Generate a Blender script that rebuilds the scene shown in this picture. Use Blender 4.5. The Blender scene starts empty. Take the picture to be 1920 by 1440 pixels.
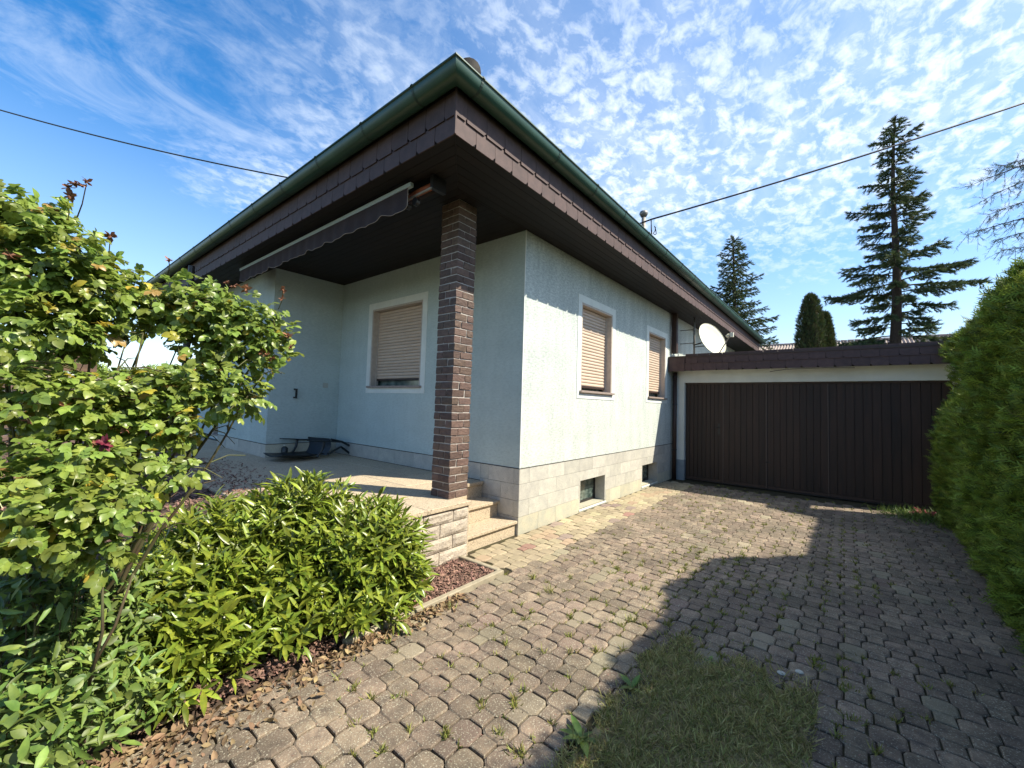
import bpy, math, random
import numpy as np
from mathutils import Vector, Matrix
random.seed(7); rng = np.random.default_rng(7)
R = math.radians
scene = bpy.context.scene
col = scene.collection

# ------------------------------------------------------------------ camera
YAW, PITCH, ROLL, FPX = R(38.9534), R(2.8651), R(1.6931), 772.68
CAM = Vector((-3.85245, -2.96318, 1.5))
fwd = Vector((math.cos(YAW)*math.cos(PITCH), math.sin(YAW)*math.cos(PITCH), math.sin(PITCH)))
_r = Vector((math.sin(YAW), -math.cos(YAW), 0)); _u = _r.cross(fwd)
right = _r*math.cos(ROLL) + _u*math.sin(ROLL)
up = -_r*math.sin(ROLL) + _u*math.cos(ROLL)
cd = bpy.data.cameras.new('camera'); cam = bpy.data.objects.new('camera', cd); col.objects.link(cam)
cd.sensor_width = 36; cd.lens = FPX/1920*36; cd.clip_start = 0.02; cd.clip_end = 900
cam.matrix_world = Matrix(((right.x, up.x, -fwd.x, CAM.x), (right.y, up.y, -fwd.y, CAM.y), (right.z, up.z, -fwd.z, CAM.z), (0, 0, 0, 1)))
scene.camera = cam
def at(px, py, depth):
    """point seen at photo pixel (1920x1440) at a distance along the view axis"""
    return CAM + (right*((px-960)/FPX) - up*((py-720)/FPX) + fwd)*depth
def proj(P):
    d = Vector(P)-CAM; z = d.dot(fwd)
    if z <= 0.05: return (-9999, -9999, z)
    return (960+FPX*d.dot(right)/z, 720-FPX*d.dot(up)/z, z)

# ------------------------------------------------------------------ light
SUN = Vector((0.385, -0.825, 1.0)).normalized()
sl = bpy.data.lights.new('sun', 'SUN'); so = bpy.data.objects.new('sun', sl); col.objects.link(so)
sl.energy = 5.0; sl.angle = R(0.55); sl.color = (1.0, 0.92, 0.76)
so.rotation_euler = SUN.to_track_quat('Z', 'Y').to_euler()
so.location = (0, -5, 12)
w = bpy.data.worlds.new('World'); scene.world = w; w.use_nodes = True
N = w.node_tree.nodes; Lk = w.node_tree.links; N.clear()
def wn(t, **k):
    n = N.new(t)
    for a, b in k.items(): setattr(n, a, b)
    return n
def wmath(op, a, b=None, c=None):
    n = wn('ShaderNodeMath', operation=op)
    for i, v in enumerate((a, b, c)):
        if v is None: continue
        if isinstance(v, (int, float)): n.inputs[i].default_value = v
        else: Lk.new(v, n.inputs[i])
    return n.outputs[0]
sky = wn('ShaderNodeTexSky', sky_type='NISHITA'); sky.sun_disc = False
sky.sun_elevation = math.asin(SUN.z); sky.sun_rotation = math.atan2(SUN.x, SUN.y)
sky.air_density = 1.0; sky.dust_density = 0.6; sky.ozone_density = 2.2; sky.altitude = 200
hs = wn('ShaderNodeHueSaturation'); hs.inputs['Saturation'].default_value = 1.40; hs.inputs['Value'].default_value = 1.62
Lk.new(sky.outputs[0], hs.inputs['Color'])
tc = wn('ShaderNodeTexCoord'); sep = wn('ShaderNodeSeparateXYZ'); Lk.new(tc.outputs['Generated'], sep.inputs[0])
zz = wmath('MAXIMUM', sep.outputs['Z'], 0.0); zd = wmath('ADD', zz, 0.16)
px = wmath('DIVIDE', sep.outputs['X'], zd); py = wmath('DIVIDE', sep.outputs['Y'], zd)
cmb = wn('ShaderNodeCombineXYZ'); Lk.new(px, cmb.inputs[0]); Lk.new(py, cmb.inputs[1])
def noise(vec, scale, detail, rough=0.55, dist=0.0, off=(0, 0, 0), rot=0, sc=(1, 1, 1)):
    m = wn('ShaderNodeMapping'); m.inputs['Location'].default_value = off; m.inputs['Rotation'].default_value = (0, 0, rot); m.inputs['Scale'].default_value = sc
    Lk.new(vec, m.inputs[0])
    n = wn('ShaderNodeTexNoise'); n.inputs['Scale'].default_value = scale; n.inputs['Detail'].default_value = detail
    n.inputs['Roughness'].default_value = rough; n.inputs['Distortion'].default_value = dist
    Lk.new(m.outputs[0], n.inputs['Vector']); return n.outputs[0]
def rng_(v, a, b, c=0.0, d=1.0, smooth=True):
    n = wn('ShaderNodeMapRange'); n.interpolation_type = 'SMOOTHSTEP' if smooth else 'LINEAR'
    n.inputs[1].default_value = a; n.inputs[2].default_value = b; n.inputs[3].default_value = c; n.inputs[4].default_value = d
    Lk.new(v, n.inputs[0]); return n.outputs[0]
V = cmb.outputs[0]
big = noise(V, 0.62, 3, 0.5, 0.3, off=(2.3, 0.9, 0))
# more cloud towards +X/-Y (right of the picture)
side = wmath('MULTIPLY_ADD', px, 0.17, wmath('MULTIPLY', py, -0.10))
cover = wmath('MULTIPLY', rng_(wmath('ADD', big, side), 0.33, 0.62), rng_(sep.outputs['Z'], 0.20, 0.46, 0.25, 1.0))
puff = noise(V, 14.5, 6, 0.62, 0.35, off=(4, 1, 0), rot=R(20), sc=(1, 1.35, 1))
puff2 = noise(V, 27.0, 3, 0.6, 0.2, off=(1, 7, 0))
pf = wmath('ADD', wmath('MULTIPLY', puff, 0.75), wmath('MULTIPLY', puff2, 0.25))
alto = wmath('MULTIPLY', rng_(pf, 0.34, 0.67), cover)
veil = wmath('MULTIPLY', cover, 0.30)
cir = noise(V, 4.2, 8, 0.66, 0.7, off=(9, 3, 0), rot=R(-38), sc=(0.9, 1.5, 1))
cirm = noise(V, 0.9, 2, 0.5, 0.0, off=(5, 5, 0))
cirrus = wmath('MULTIPLY', rng_(cir, 0.36, 0.76), rng_(cirm, 0.38, 0.62, 0.10, 0.80))
a1 = wmath('MAXIMUM', wmath('MULTIPLY', alto, 0.92), veil)
a2 = wmath('SUBTRACT', 1.0, wmath('MULTIPLY', wmath('SUBTRACT', 1.0, a1), wmath('SUBTRACT', 1.0, wmath('MULTIPLY', cirrus, 0.36))))
hz = rng_(sep.outputs['Z'], 0.0, 0.50, 0.50, 0.0, False)
a3 = wmath('MINIMUM', wmath('MAXIMUM', a2, hz), 0.96)
mx = wn('ShaderNodeMix', data_type='RGBA'); Lk.new(a3, mx.inputs[0]); Lk.new(hs.outputs[0], mx.inputs[6]); mx.inputs[7].default_value = (7.8, 8.5, 9.2, 1)
bg = wn('ShaderNodeBackground'); bg.inputs['Strength'].default_value = 0.084
Lk.new(mx.outputs[2], bg.inputs[0]); wo = wn('ShaderNodeOutputWorld'); Lk.new(bg.outputs[0], wo.inputs[0])
scene.view_settings.view_transform = 'Standard'; scene.view_settings.look = 'None'
scene.view_settings.exposure = 0.90; scene.view_settings.gamma = 1

# ------------------------------------------------------------------ materials
def mat(name, c1, c2=None, scale=8, rough=0.8, bump=0.0, bscale=60, tint=0.0, hue=0.0, speck=None, speck_scale=200, stretch=(1, 1, 1), spec=0.4, metal=0.0, trans=0.0, c3=None, coords='Object', bdetail=4, detail=5, lo=0.35, hi=0.65, stain=None, stain_scale=1.3):
    """two-colour noise material; each piece gets its own tone from 'tint' attribute + object random"""
    m = bpy.data.materials.new(name); m.use_nodes = True; nt = m.node_tree; n = nt.nodes; l = nt.links
    b = n['Principled BSDF']; b.inputs['Roughness'].default_value = rough; b.inputs['Metallic'].default_value = metal
    b.inputs['Specular IOR Level'].default_value = spec
    t = n.new('ShaderNodeTexCoord'); mp = n.new('ShaderNodeMapping'); mp.inputs['Scale'].default_value = stretch
    l.new(t.outputs[coords], mp.inputs[0])
    oi = n.new('ShaderNodeObjectInfo'); at_ = n.new('ShaderNodeAttribute'); at_.attribute_name = 'tint'
    ad = n.new('ShaderNodeMath'); ad.operation = 'ADD'; l.new(oi.outputs['Random'], ad.inputs[0]); l.new(at_.outputs['Fac'], ad.inputs[1])
    fr = n.new('ShaderNodeMath'); fr.operation = 'FRACT'; l.new(ad.outputs[0], fr.inputs[0])
    def nz(s, d, ro=0.6):
        x = n.new('ShaderNodeTexNoise'); x.noise_dimensions = '4D'; x.inputs['Scale'].default_value = s; x.inputs['Detail'].default_value = d; x.inputs['Roughness'].default_value = ro
        l.new(mp.outputs[0], x.inputs['Vector'])
        wv = n.new('ShaderNodeMath'); wv.operation = 'MULTIPLY'; wv.inputs[1].default_value = 37.0 if tint else 0.0
        l.new(fr.outputs[0], wv.inputs[0]); l.new(wv.outputs[0], x.inputs['W']); return x.outputs[0]
    def ramp(v, a, c):
        x = n.new('ShaderNodeMapRange'); x.inputs[1].default_value = a; x.inputs[2].default_value = c; l.new(v, x.inputs[0]); return x.outputs[0]
    def mixc(f, a, c):
        x = n.new('ShaderNodeMix'); x.data_type = 'RGBA'
        l.new(f, x.inputs[0])
        for i, v in ((6, a), (7, c)):
            if isinstance(v, tuple): x.inputs[i].default_value = (*v, 1)
            else: l.new(v, x.inputs[i])
        return x.outputs[2]
    c = mixc(ramp(nz(scale, detail), lo, hi), c1, c2 or c1)
    if c3:
        s2 = n.new('ShaderNodeMath'); s2.operation = 'MULTIPLY'; s2.inputs[1].default_value = 7.31; l.new(fr.outputs[0], s2.inputs[0])
        f2 = n.new('ShaderNodeMath'); f2.operation = 'FRACT'; l.new(s2.outputs[0], f2.inputs[0])
        cr = n.new('ShaderNodeValToRGB'); cr.color_ramp.interpolation = 'CONSTANT'
        el = cr.color_ramp.elements; el[0].position = 0; el[0].color = (*c3[0][1], 1); el[1].position = 1
        for k, (p0, cc) in enumerate(c3):
            e = el[1] if k == 0 else el.new(p0); e.position = p0; e.color = (*cc, 1)
        l.new(f2.outputs[0], cr.inputs[0])
        g = n.new('ShaderNodeMath'); g.operation = 'GREATER_THAN'; g.inputs[1].default_value = c3[0][0]; l.new(f2.outputs[0], g.inputs[0])
        g2 = n.new('ShaderNodeMath'); g2.operation = 'MULTIPLY'; g2.inputs[1].default_value = 0.82; l.new(g.outputs[0], g2.inputs[0])
        c = mixc(g2.outputs[0], c, cr.outputs[0])
    if stain:
        ge = n.new('ShaderNodeNewGeometry'); sn = n.new('ShaderNodeTexNoise'); sn.inputs['Scale'].default_value = stain_scale; sn.inputs['Detail'].default_value = 7; sn.inputs['Roughness'].default_value = 0.62
        l.new(ge.outputs['Position'], sn.inputs['Vector']); sr = ramp(sn.outputs[0], 0.46, 0.72); c = mixc(sr, c, stain)
    if speck:
        c = mixc(ramp(nz(speck_scale, 2, 0.5), 0.56, 0.68), c, speck)
    if tint or hue:
        h = n.new('ShaderNodeHueSaturation'); l.new(c, h.inputs['Color'])
        x = n.new('ShaderNodeMapRange'); x.inputs[3].default_value = 1-tint; x.inputs[4].default_value = 1+tint; l.new(fr.outputs[0], x.inputs[0]); l.new(x.outputs[0], h.inputs['Value'])
        if hue:
            s3 = n.new('ShaderNodeMath'); s3.operation = 'MULTIPLY'; s3.inputs[1].default_value = 3.7; l.new(fr.outputs[0], s3.inputs[0])
            f3 = n.new('ShaderNodeMath'); f3.operation = 'FRACT'; l.new(s3.outputs[0], f3.inputs[0])
            x = n.new('ShaderNodeMapRange'); x.inputs[3].default_value = 0.5-hue; x.inputs[4].default_value = 0.5+hue; l.new(f3.outputs[0], x.inputs[0]); l.new(x.outputs[0], h.inputs['Hue'])
        c = h.outputs[0]
    l.new(c, b.inputs['Base Color'])
    if bump:
        bp = n.new('ShaderNodeBump'); bp.inputs['Strength'].default_value = 1.0; bp.inputs['Distance'].default_value = bump
        l.new(nz(bscale, bdetail), bp.inputs['Height']); l.new(bp.outputs[0], b.inputs['Normal'])
    if trans:
        tr = n.new('ShaderNodeBsdfTranslucent'); l.new(c, tr.inputs[0])
        ms = n.new('ShaderNodeMixShader'); ms.inputs[0].default_value = trans
        l.new(b.outputs[0], ms.inputs[1]); l.new(tr.outputs[0], ms.inputs[2]); l.new(ms.outputs[0], n['Material Output'].inputs[0])
    return m
def plaster(name, base, dirt, amount):
    m = mat(name, base, tuple(c*0.9 for c in base), 1.5, 0.9, 0.005, 75, stretch=(1, 1, 2.6), bdetail=6)
    m.node_tree.nodes['Bump'].inputs['Strength'].default_value = 0.8
    nt = m.node_tree; n = nt.nodes; l = nt.links; b = n['Principled BSDF']; src = b.inputs['Base Color'].links[0].from_socket
    t = n.new('ShaderNodeTexCoord'); mp = n.new('ShaderNodeMapping'); mp.inputs['Scale'].default_value = (1, 1, 2.6); l.new(t.outputs['Object'], mp.inputs[0])
    a = n.new('ShaderNodeTexNoise'); a.inputs['Scale'].default_value = 20; a.inputs['Detail'].default_value = 8; a.inputs['Roughness'].default_value = 0.72; l.new(mp.outputs[0], a.inputs['Vector'])
    m2 = n.new('ShaderNodeMapping'); m2.inputs['Scale'].default_value = (3.2, 3.2, 0.8); l.new(t.outputs['Object'], m2.inputs[0])
    c = n.new('ShaderNodeTexNoise'); c.inputs['Scale'].default_value = 1.6; c.inputs['Detail'].default_value = 4; l.new(m2.outputs[0], c.inputs['Vector'])
    sp = n.new('ShaderNodeSeparateXYZ'); l.new(t.outputs['Object'], sp.inputs[0])
    zr = n.new('ShaderNodeMapRange'); zr.inputs[1].default_value = 2.3; zr.inputs[2].default_value = 3.5; zr.inputs[3].default_value = 0.0; zr.inputs[4].default_value = 0.075; l.new(sp.outputs['Z'], zr.inputs[0])
    s = n.new('ShaderNodeMath'); s.operation = 'ADD'; l.new(a.outputs[0], s.inputs[0]); l.new(zr.outputs[0], s.inputs[1])
    s2 = n.new('ShaderNodeMath'); s2.operation = 'MULTIPLY_ADD'; s2.inputs[1].default_value = 0.28; l.new(c.outputs[0], s2.inputs[0]); l.new(s.outputs[0], s2.inputs[2])
    r_ = n.new('ShaderNodeMapRange'); r_.inputs[1].default_value = 0.58; r_.inputs[2].default_value = 0.78; r_.inputs[4].default_value = amount; l.new(s2.outputs[0], r_.inputs[0])
    x = n.new('ShaderNodeMix'); x.data_type = 'RGBA'; l.new(r_.outputs[0], x.inputs[0]); l.new(src, x.inputs[6]); x.inputs[7].default_value = (*dirt, 1)
    l.new(x.outputs[2], b.inputs['Base Color']); return m
M = {}
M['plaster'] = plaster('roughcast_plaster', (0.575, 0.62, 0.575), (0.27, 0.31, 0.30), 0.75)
M['plaster_clean_shaded'] = plaster('roughcast_plaster_clean_shaded', (0.49, 0.575, 0.55), (0.30, 0.37, 0.36), 0.45)  # less dirt; darker, cooler base puts the front walls' shade into the colour
M['smooth'] = mat('smooth_plaster', (0.70, 0.73, 0.68), (0.62, 0.65, 0.61), 5, 0.85, 0.0008, 90)
M['plinth'] = mat('granite_plinth', (0.50, 0.485, 0.42), (0.40, 0.39, 0.35), 9, 0.75, 0.0006, 240, tint=0.10, speck=(0.26, 0.24, 0.22), speck_scale=170, hue=0.01)
M['plinth_low'] = mat('granite_plinth_stained', (0.50, 0.46, 0.34), (0.39, 0.39, 0.32), 7, 0.8, 0.0006, 240, tint=0.10, speck=(0.26, 0.24, 0.20), speck_scale=170)
M['joint'] = mat('dark_joint', (0.06, 0.055, 0.05), rough=0.95)
M['mortar'] = mat('mortar', (0.46, 0.42, 0.38), (0.33, 0.30, 0.27), 30, 0.95, 0.001, 120)
M['brick'] = mat('brown_brick', (0.135, 0.088, 0.068), (0.080, 0.053, 0.044), 22, 0.8, 0.009, 26, tint=0.26, hue=0.012, stretch=(1, 1, 2))
M['shingle'] = mat('brown_fibre_cement', (0.082, 0.050, 0.047), (0.058, 0.036, 0.035), 14, 0.72, 0.0008, 120, tint=0.10)
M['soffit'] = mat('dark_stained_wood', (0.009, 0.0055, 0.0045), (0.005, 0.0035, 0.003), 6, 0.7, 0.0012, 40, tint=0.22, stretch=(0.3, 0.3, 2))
M['gutter'] = mat('green_gutter', (0.026, 0.080, 0.055), (0.018, 0.056, 0.040), 3, 0.42, 0.0, tint=0.05, spec=0.5)
M['gutter_dark'] = mat('gutter_strap', (0.020, 0.045, 0.034), rough=0.5)
M['tile'] = mat('roof_tile', (0.022, 0.019, 0.018), (0.014, 0.012, 0.012), 9, 0.8, 0.004, 30, tint=0.2)
M['zinc'] = mat('zinc_edge', (0.45, 0.46, 0.46), rough=0.45, metal=0.6)
M['slat'] = mat('beige_shutter', (0.56, 0.44, 0.34), (0.50, 0.39, 0.30), 5, 0.5, tint=0.05)
M['liner'] = mat('beige_window_reveal', (0.50, 0.44, 0.37), (0.42, 0.36, 0.31), 20, 0.7)
M['sill'] = mat('stone_sill', (0.34, 0.27, 0.23), (0.22, 0.18, 0.16), 60, 0.55)
M['dark'] = mat('dark_void', (0.012, 0.012, 0.014), rough=0.6)
M['black'] = mat('black_metal', (0.016, 0.015, 0.016), rough=0.4)
M['brownmetal'] = mat('brown_metal', (0.050, 0.028, 0.022), (0.038, 0.022, 0.018), 6, 0.5)
M['door'] = mat('brown_garage_wood', (0.036, 0.018, 0.012), (0.019, 0.011, 0.008), 5, 0.6, 0.0008, 60, tint=0.16, stretch=(3, 3, 0.25))
M['garagewall'] = mat('garage_render', (0.66, 0.68, 0.62), (0.56, 0.58, 0.53), 2, 0.9, 0.002, 120)
M['greybase'] = mat('grey_base_paint', (0.26, 0.30, 0.32), (0.20, 0.23, 0.25), 6, 0.85, 0.002, 90)
M['aggregate'] = mat('washed_aggregate', (0.54, 0.44, 0.31), (0.38, 0.31, 0.22), 55, 0.85, 0.0045, 110, tint=0.06, speck=(0.16, 0.13, 0.10), speck_scale=95)
M['splitblock'] = mat('split_face_block', (0.50, 0.43, 0.34), (0.38, 0.33, 0.27), 18, 0.9, 0.010, 60, tint=0.12, speck=(0.25, 0.21, 0.17), speck_scale=110)
M['paver'] = mat('grey_paver', (0.275, 0.208, 0.148), (0.120, 0.092, 0.072), 13, stain=(0.095, 0.078, 0.056), stain_scale=1.5, rough=0.93, bump=0.0045, bscale=110, tint=0.20, hue=0.008, speck=(0.36, 0.33, 0.25), speck_scale=130,
                 c3=[(0.88, (0.195, 0.135, 0.108)), (0.94, (0.27, 0.235, 0.16))])
M['paver_path'] = mat('coloured_paver', (0.37, 0.31, 0.20), (0.27, 0.225, 0.15), 10, 0.9, 0.003, 130, tint=0.14, hue=0.008, speck=(0.26, 0.21, 0.15), speck_scale=170,
                      c3=[(0.80, (0.32, 0.225, 0.155)), (0.89, (0.38, 0.335, 0.21)), (0.955, (0.28, 0.145, 0.12)), (0.97, (0.22, 0.165, 0.15))])
M['bed'] = mat('joint_soil', (0.036, 0.026, 0.016), (0.060, 0.055, 0.022), 7, 1.0, 0.006, 90)
M['soil'] = mat('soil', (0.085, 0.055, 0.038), (0.045, 0.032, 0.024), 12, 1.0, 0.02, 40)
M['lawnsoil'] = mat('lawn_thatch', (0.33, 0.26, 0.14), (0.20, 0.185, 0.075), 9, 1.0, 0.02, 70)
M['ground'] = mat('meadow_ground', (0.07, 0.09, 0.03), (0.10, 0.09, 0.045), 0.6, 1.0, 0.03, 8)
M['kerb'] = mat('concrete_kerb', (0.36, 0.31, 0.22), (0.25, 0.22, 0.16), 14, 0.9, 0.002, 120)
M['chip'] = mat('bark_chip', (0.27, 0.155, 0.115), (0.12, 0.07, 0.055), 30, 0.9, tint=0.5, hue=0.015)
M['dryleaf'] = mat('dry_leaf', (0.34, 0.24, 0.13), (0.16, 0.10, 0.06), 14, 0.8, tint=0.35, hue=0.02, trans=0.2)
M['rose_leaf'] = mat('rose_leaf', (0.27, 0.345, 0.066), (0.175, 0.250, 0.050), 25, 0.36, tint=0.34, hue=0.02, trans=0.40, spec=0.5, c3=[(0.955, (0.50, 0.40, 0.05)), (0.985, (0.36, 0.20, 0.07))])
M['laurel_leaf'] = mat('laurel_leaf', (0.275, 0.325, 0.036), (0.115, 0.180, 0.026), 30, 0.33, tint=0.45, hue=0.018, trans=0.30, spec=0.6)
M['ivy_leaf'] = mat('shrub_leaf', (0.165, 0.240, 0.045), (0.090, 0.150, 0.032), 30, 0.5, tint=0.5, hue=0.025, trans=0.22, spec=0.5)
M['stem'] = mat('rose_stem', (0.085, 0.10, 0.035), (0.075, 0.045, 0.028), 8, 0.75, tint=0.3)
M['bark'] = mat('bark', (0.080, 0.052, 0.038), (0.045, 0.032, 0.026), 9, 0.95, 0.02, 18, stretch=(3, 3, 1))
M['needle'] = mat('spruce_needle', (0.070, 0.110, 0.055), (0.110, 0.135, 0.048), 1.2, 0.7, tint=0.45, hue=0.02, trans=0.18)
M['needle_larch'] = mat('larch_needle', (0.050, 0.085, 0.050), (0.065, 0.10, 0.05), 2, 0.7, tint=0.4, trans=0.2)
M['thuja'] = mat('thuja_spray', (0.235, 0.310, 0.040), (0.120, 0.180, 0.028), 2.2, 0.65, tint=0.62, hue=0.02, trans=0.22)
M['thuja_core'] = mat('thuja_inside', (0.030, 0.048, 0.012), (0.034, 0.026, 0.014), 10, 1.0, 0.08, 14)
M['thuja_col'] = mat('column_thuja_spray', (0.055, 0.082, 0.020), (0.105, 0.060, 0.030), 1.1, 0.7, tint=0.4, hue=0.015, trans=0.15, lo=0.45, hi=0.75)
M['weed'] = mat('weed', (0.22, 0.28, 0.055), (0.26, 0.22, 0.08), 5, 0.6, tint=0.4, hue=0.02, trans=0.3)
M['grass'] = mat('dry_grass', (0.22, 0.27, 0.06), (0.54, 0.43, 0.21), 3, 0.75, tint=0.45, hue=0.022, trans=0.25)
M['bloom_dead'] = mat('withered_bloom', (0.32, 0.14, 0.07), (0.18, 0.08, 0.05), 40, 0.8, tint=0.3, trans=0.2)
M['bloom_red'] = mat('crimson_bloom', (0.19, 0.012, 0.035), (0.10, 0.01, 0.02), 40, 0.6, tint=0.2)
M['pink'] = mat('pink_petal', (0.70, 0.22, 0.28), (0.55, 0.12, 0.18), 30, 0.6, tint=0.2, trans=0.2)
M['awning'] = mat('brown_awning_cloth', (0.040, 0.026, 0.026), (0.028, 0.019, 0.021), 12, 0.9, 0.001, 120)
M['cord'] = mat('pale_hem', (0.27, 0.22, 0.18), rough=0.8)
M['alu'] = mat('aluminium', (0.62, 0.72, 0.70), rough=0.35, metal=0.5)
M['orange'] = mat('orange_arm', (0.32, 0.085, 0.03), (0.2, 0.05, 0.02), 10, 0.5)
M['plastic'] = mat('dark_plastic', (0.012, 0.018, 0.020), (0.022, 0.028, 0.030), 8, 0.38)
M['sheet'] = mat('pale_blue_plastic', (0.030, 0.042, 0.055), rough=0.35)
M['leafedge'] = mat('worn_brown_metal', (0.075, 0.052, 0.043), rough=0.5)
M['dish'] = mat('weathered_dish', (0.66, 0.64, 0.50), (0.56, 0.55, 0.44), 2.5, 0.55, stretch=(2.2, 2.2, 0.5))
M['galv'] = mat('galvanised', (0.26, 0.25, 0.23), (0.17, 0.15, 0.13), 12, 0.5, metal=0.4)
M['switch'] = mat('switch_plate', (0.42, 0.42, 0.36), rough=0.5)
M['barnroof'] = mat('fibre_cement_roof', (0.40, 0.34, 0.30), (0.26, 0.21, 0.19), 3, 0.9, tint=0.1)
M['wood'] = mat('weathered_wood', (0.115, 0.070, 0.045), (0.07, 0.045, 0.032), 6, 0.85, 0.002, 40, tint=0.25, stretch=(0.4, 2, 2))
M['felt'] = mat('roofing_felt', (0.16, 0.15, 0.14), (0.11, 0.10, 0.10), 5, 0.9, 0.002, 60)
M['lichen'] = mat('pale_spot', (0.55, 0.55, 0.48), (0.40, 0.40, 0.36), 40, 0.9)
def glassmat():
    m = bpy.data.materials.new('dusty_glass'); m.use_nodes = True; b = m.node_tree.nodes['Principled BSDF']
    b.inputs['Base Color'].default_value = (0.05, 0.075, 0.07, 1); b.inputs['Roughness'].default_value = 0.12; b.inputs['Specular IOR Level'].default_value = 0.7
    n = m.node_tree.nodes; l = m.node_tree.links; t = n.new('ShaderNodeTexNoise'); t.inputs['Scale'].default_value = 7; t.inputs['Detail'].default_value = 5
    r_ = n.new('ShaderNodeValToRGB'); r_.color_ramp.elements[0].color = (0.03, 0.05, 0.045, 1); r_.color_ramp.elements[0].position = 0.4; r_.color_ramp.elements[1].color = (0.15, 0.19, 0.17, 1); r_.color_ramp.elements[1].position = 0.7
    l.new(t.outputs[0], r_.inputs[0]); l.new(r_.outputs[0], b.inputs['Base Color']); return m
M['glass'] = glassmat()

# ------------------------------------------------------------------ helpers
def tag(o, label=None, cat=None, group=None, kind=None):
    if label: o['label'] = label
    if cat: o['category'] = cat
    if group: o['group'] = group
    if kind: o['kind'] = kind
    return o
def link(o, parent=None):
    col.objects.link(o)
    if parent: o.parent = parent
    return o
def empty(name, loc=(0, 0, 0), **k):
    o = bpy.data.objects.new(name, None); o.empty_display_size = 0.1; o.location = loc; link(o); tag(o, **k); return o
def inst(name, mesh, parent, loc=(0, 0, 0), rot=(0, 0, 0), scale=(1, 1, 1)):
    o = bpy.data.objects.new(name, mesh); o.location = loc; o.rotation_euler = rot; o.scale = scale; link(o, parent); return o
def instm(name, mesh, parent, mw):
    o = bpy.data.objects.new(name, mesh); link(o, parent); o.matrix_local = mw; return o
class MB:
    def __init__(s): s.v = []; s.f = []
    def poly(s, pts):
        k = len(s.v); s.v += [tuple(p) for p in pts]; s.f.append(tuple(range(k, k+len(pts)))); return s
    def hexa(s, b, t):
        """bottom 4 points, top 4 points, both ccw from above"""
        k = len(s.v); s.v += [tuple(p) for p in b]+[tuple(p) for p in t]
        for f in ((3, 2, 1, 0), (4, 5, 6, 7), (0, 1, 5, 4), (1, 2, 6, 5), (2, 3, 7, 6), (3, 0, 4, 7)): s.f.append(tuple(k+i for i in f))
        return s
    def box(s, x0, x1, y0, y1, z0, z1):
        return s.hexa([(x0, y0, z0), (x1, y0, z0), (x1, y1, z0), (x0, y1, z0)], [(x0, y0, z1), (x1, y0, z1), (x1, y1, z1), (x0, y1, z1)])
    def cbox(s, x0, x1, y0, y1, z0, z1, c):
        """box with chamfered edges all round in plan and at the top/bottom"""
        k = len(s.v)
        rings = [(z0, c), (z0+c, 0), (z1-c, 0), (z1, c)]
        for z, i in rings: s.v += [(x0+i, y0+i, z), (x1-i, y0+i, z), (x1-i, y1-i, z), (x0+i, y1-i, z)]
        s.f.append((k+3, k+2, k+1, k)); s.f.append((k+12, k+13, k+14, k+15))
        for r0 in range(3):
            for j in range(4):
                a = k+r0*4+j; b = k+r0*4+(j+1) % 4; s.f.append((a, b, b+4, a+4))
        return s
    def tube(s, pts, rads, n=8, cap=True):
        pts = [Vector(p) for p in pts]
        if not hasattr(rads, '__len__'): rads = [rads]*len(pts)
        k = len(s.v); ref = None
        for i, p in enumerate(pts):
            d = (pts[min(i+1, len(pts)-1)]-pts[max(i-1, 0)]).normalized()
            if ref is None: ref = Vector((0, 0, 1)) if abs(d.z) < 0.9 else Vector((1, 0, 0))
            a = d.cross(ref).normalized(); b = a.cross(d).normalized(); ref = b if abs(d.dot(b)) < 0.5 else ref
            for j in range(n):
                t = 2*math.pi*j/n; s.v.append(tuple(p+(a*math.cos(t)+b*math.sin(t))*rads[i]))
        for i in range(len(pts)-1):
            for j in range(n):
                a0 = k+i*n+j; b0 = k+i*n+(j+1) % n; s.f.append((a0, b0, b0+n, a0+n))
        if cap:
            s.f.append(tuple(k+j for j in range(n))[::-1]); s.f.append(tuple(k+(len(pts)-1)*n+j for j in range(n)))
        return s
    def prism(s, outline, z0, z1, c=0.0, top_cc=None):
        """vertical prism from 2D ccw outline, top edge chamfered by c"""
        k = len(s.v); n = len(outline); cx = sum(p[0] for p in outline)/n; cy = sum(p[1] for p in outline)/n
        def shrink(p, d):
            L = math.hypot(p[0]-cx, p[1]-cy); f = 1-d/L; return (cx+(p[0]-cx)*f, cy+(p[1]-cy)*f)
        s.v += [(p[0], p[1], z0) for p in outline]+[(p[0], p[1], z1-c) for p in outline]
        rows = 2
        if c: s.v += [(*shrink(p, c*1.6), z1) for p in outline]; rows = 3
        for r0 in range(rows-1):
            for j in range(n):
                a = k+r0*n+j; b = k+r0*n+(j+1) % n; s.f.append((a, b, b+n, a+n))
        s.f.append(tuple(k+(rows-1)*n+j for j in range(n)))
        return s
    def mesh(s, name, m, smooth=False):
        me = bpy.data.meshes.new(name); me.from_pydata(s.v, [], s.f); me.materials.append(m); me.update()
        if smooth: me.polygons.foreach_set('use_smooth', [True]*len(me.polygons))
        return me
    def obj(s, name, m, parent=None, smooth=False): return inst(name, s.mesh(name, m, smooth), parent)
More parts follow.
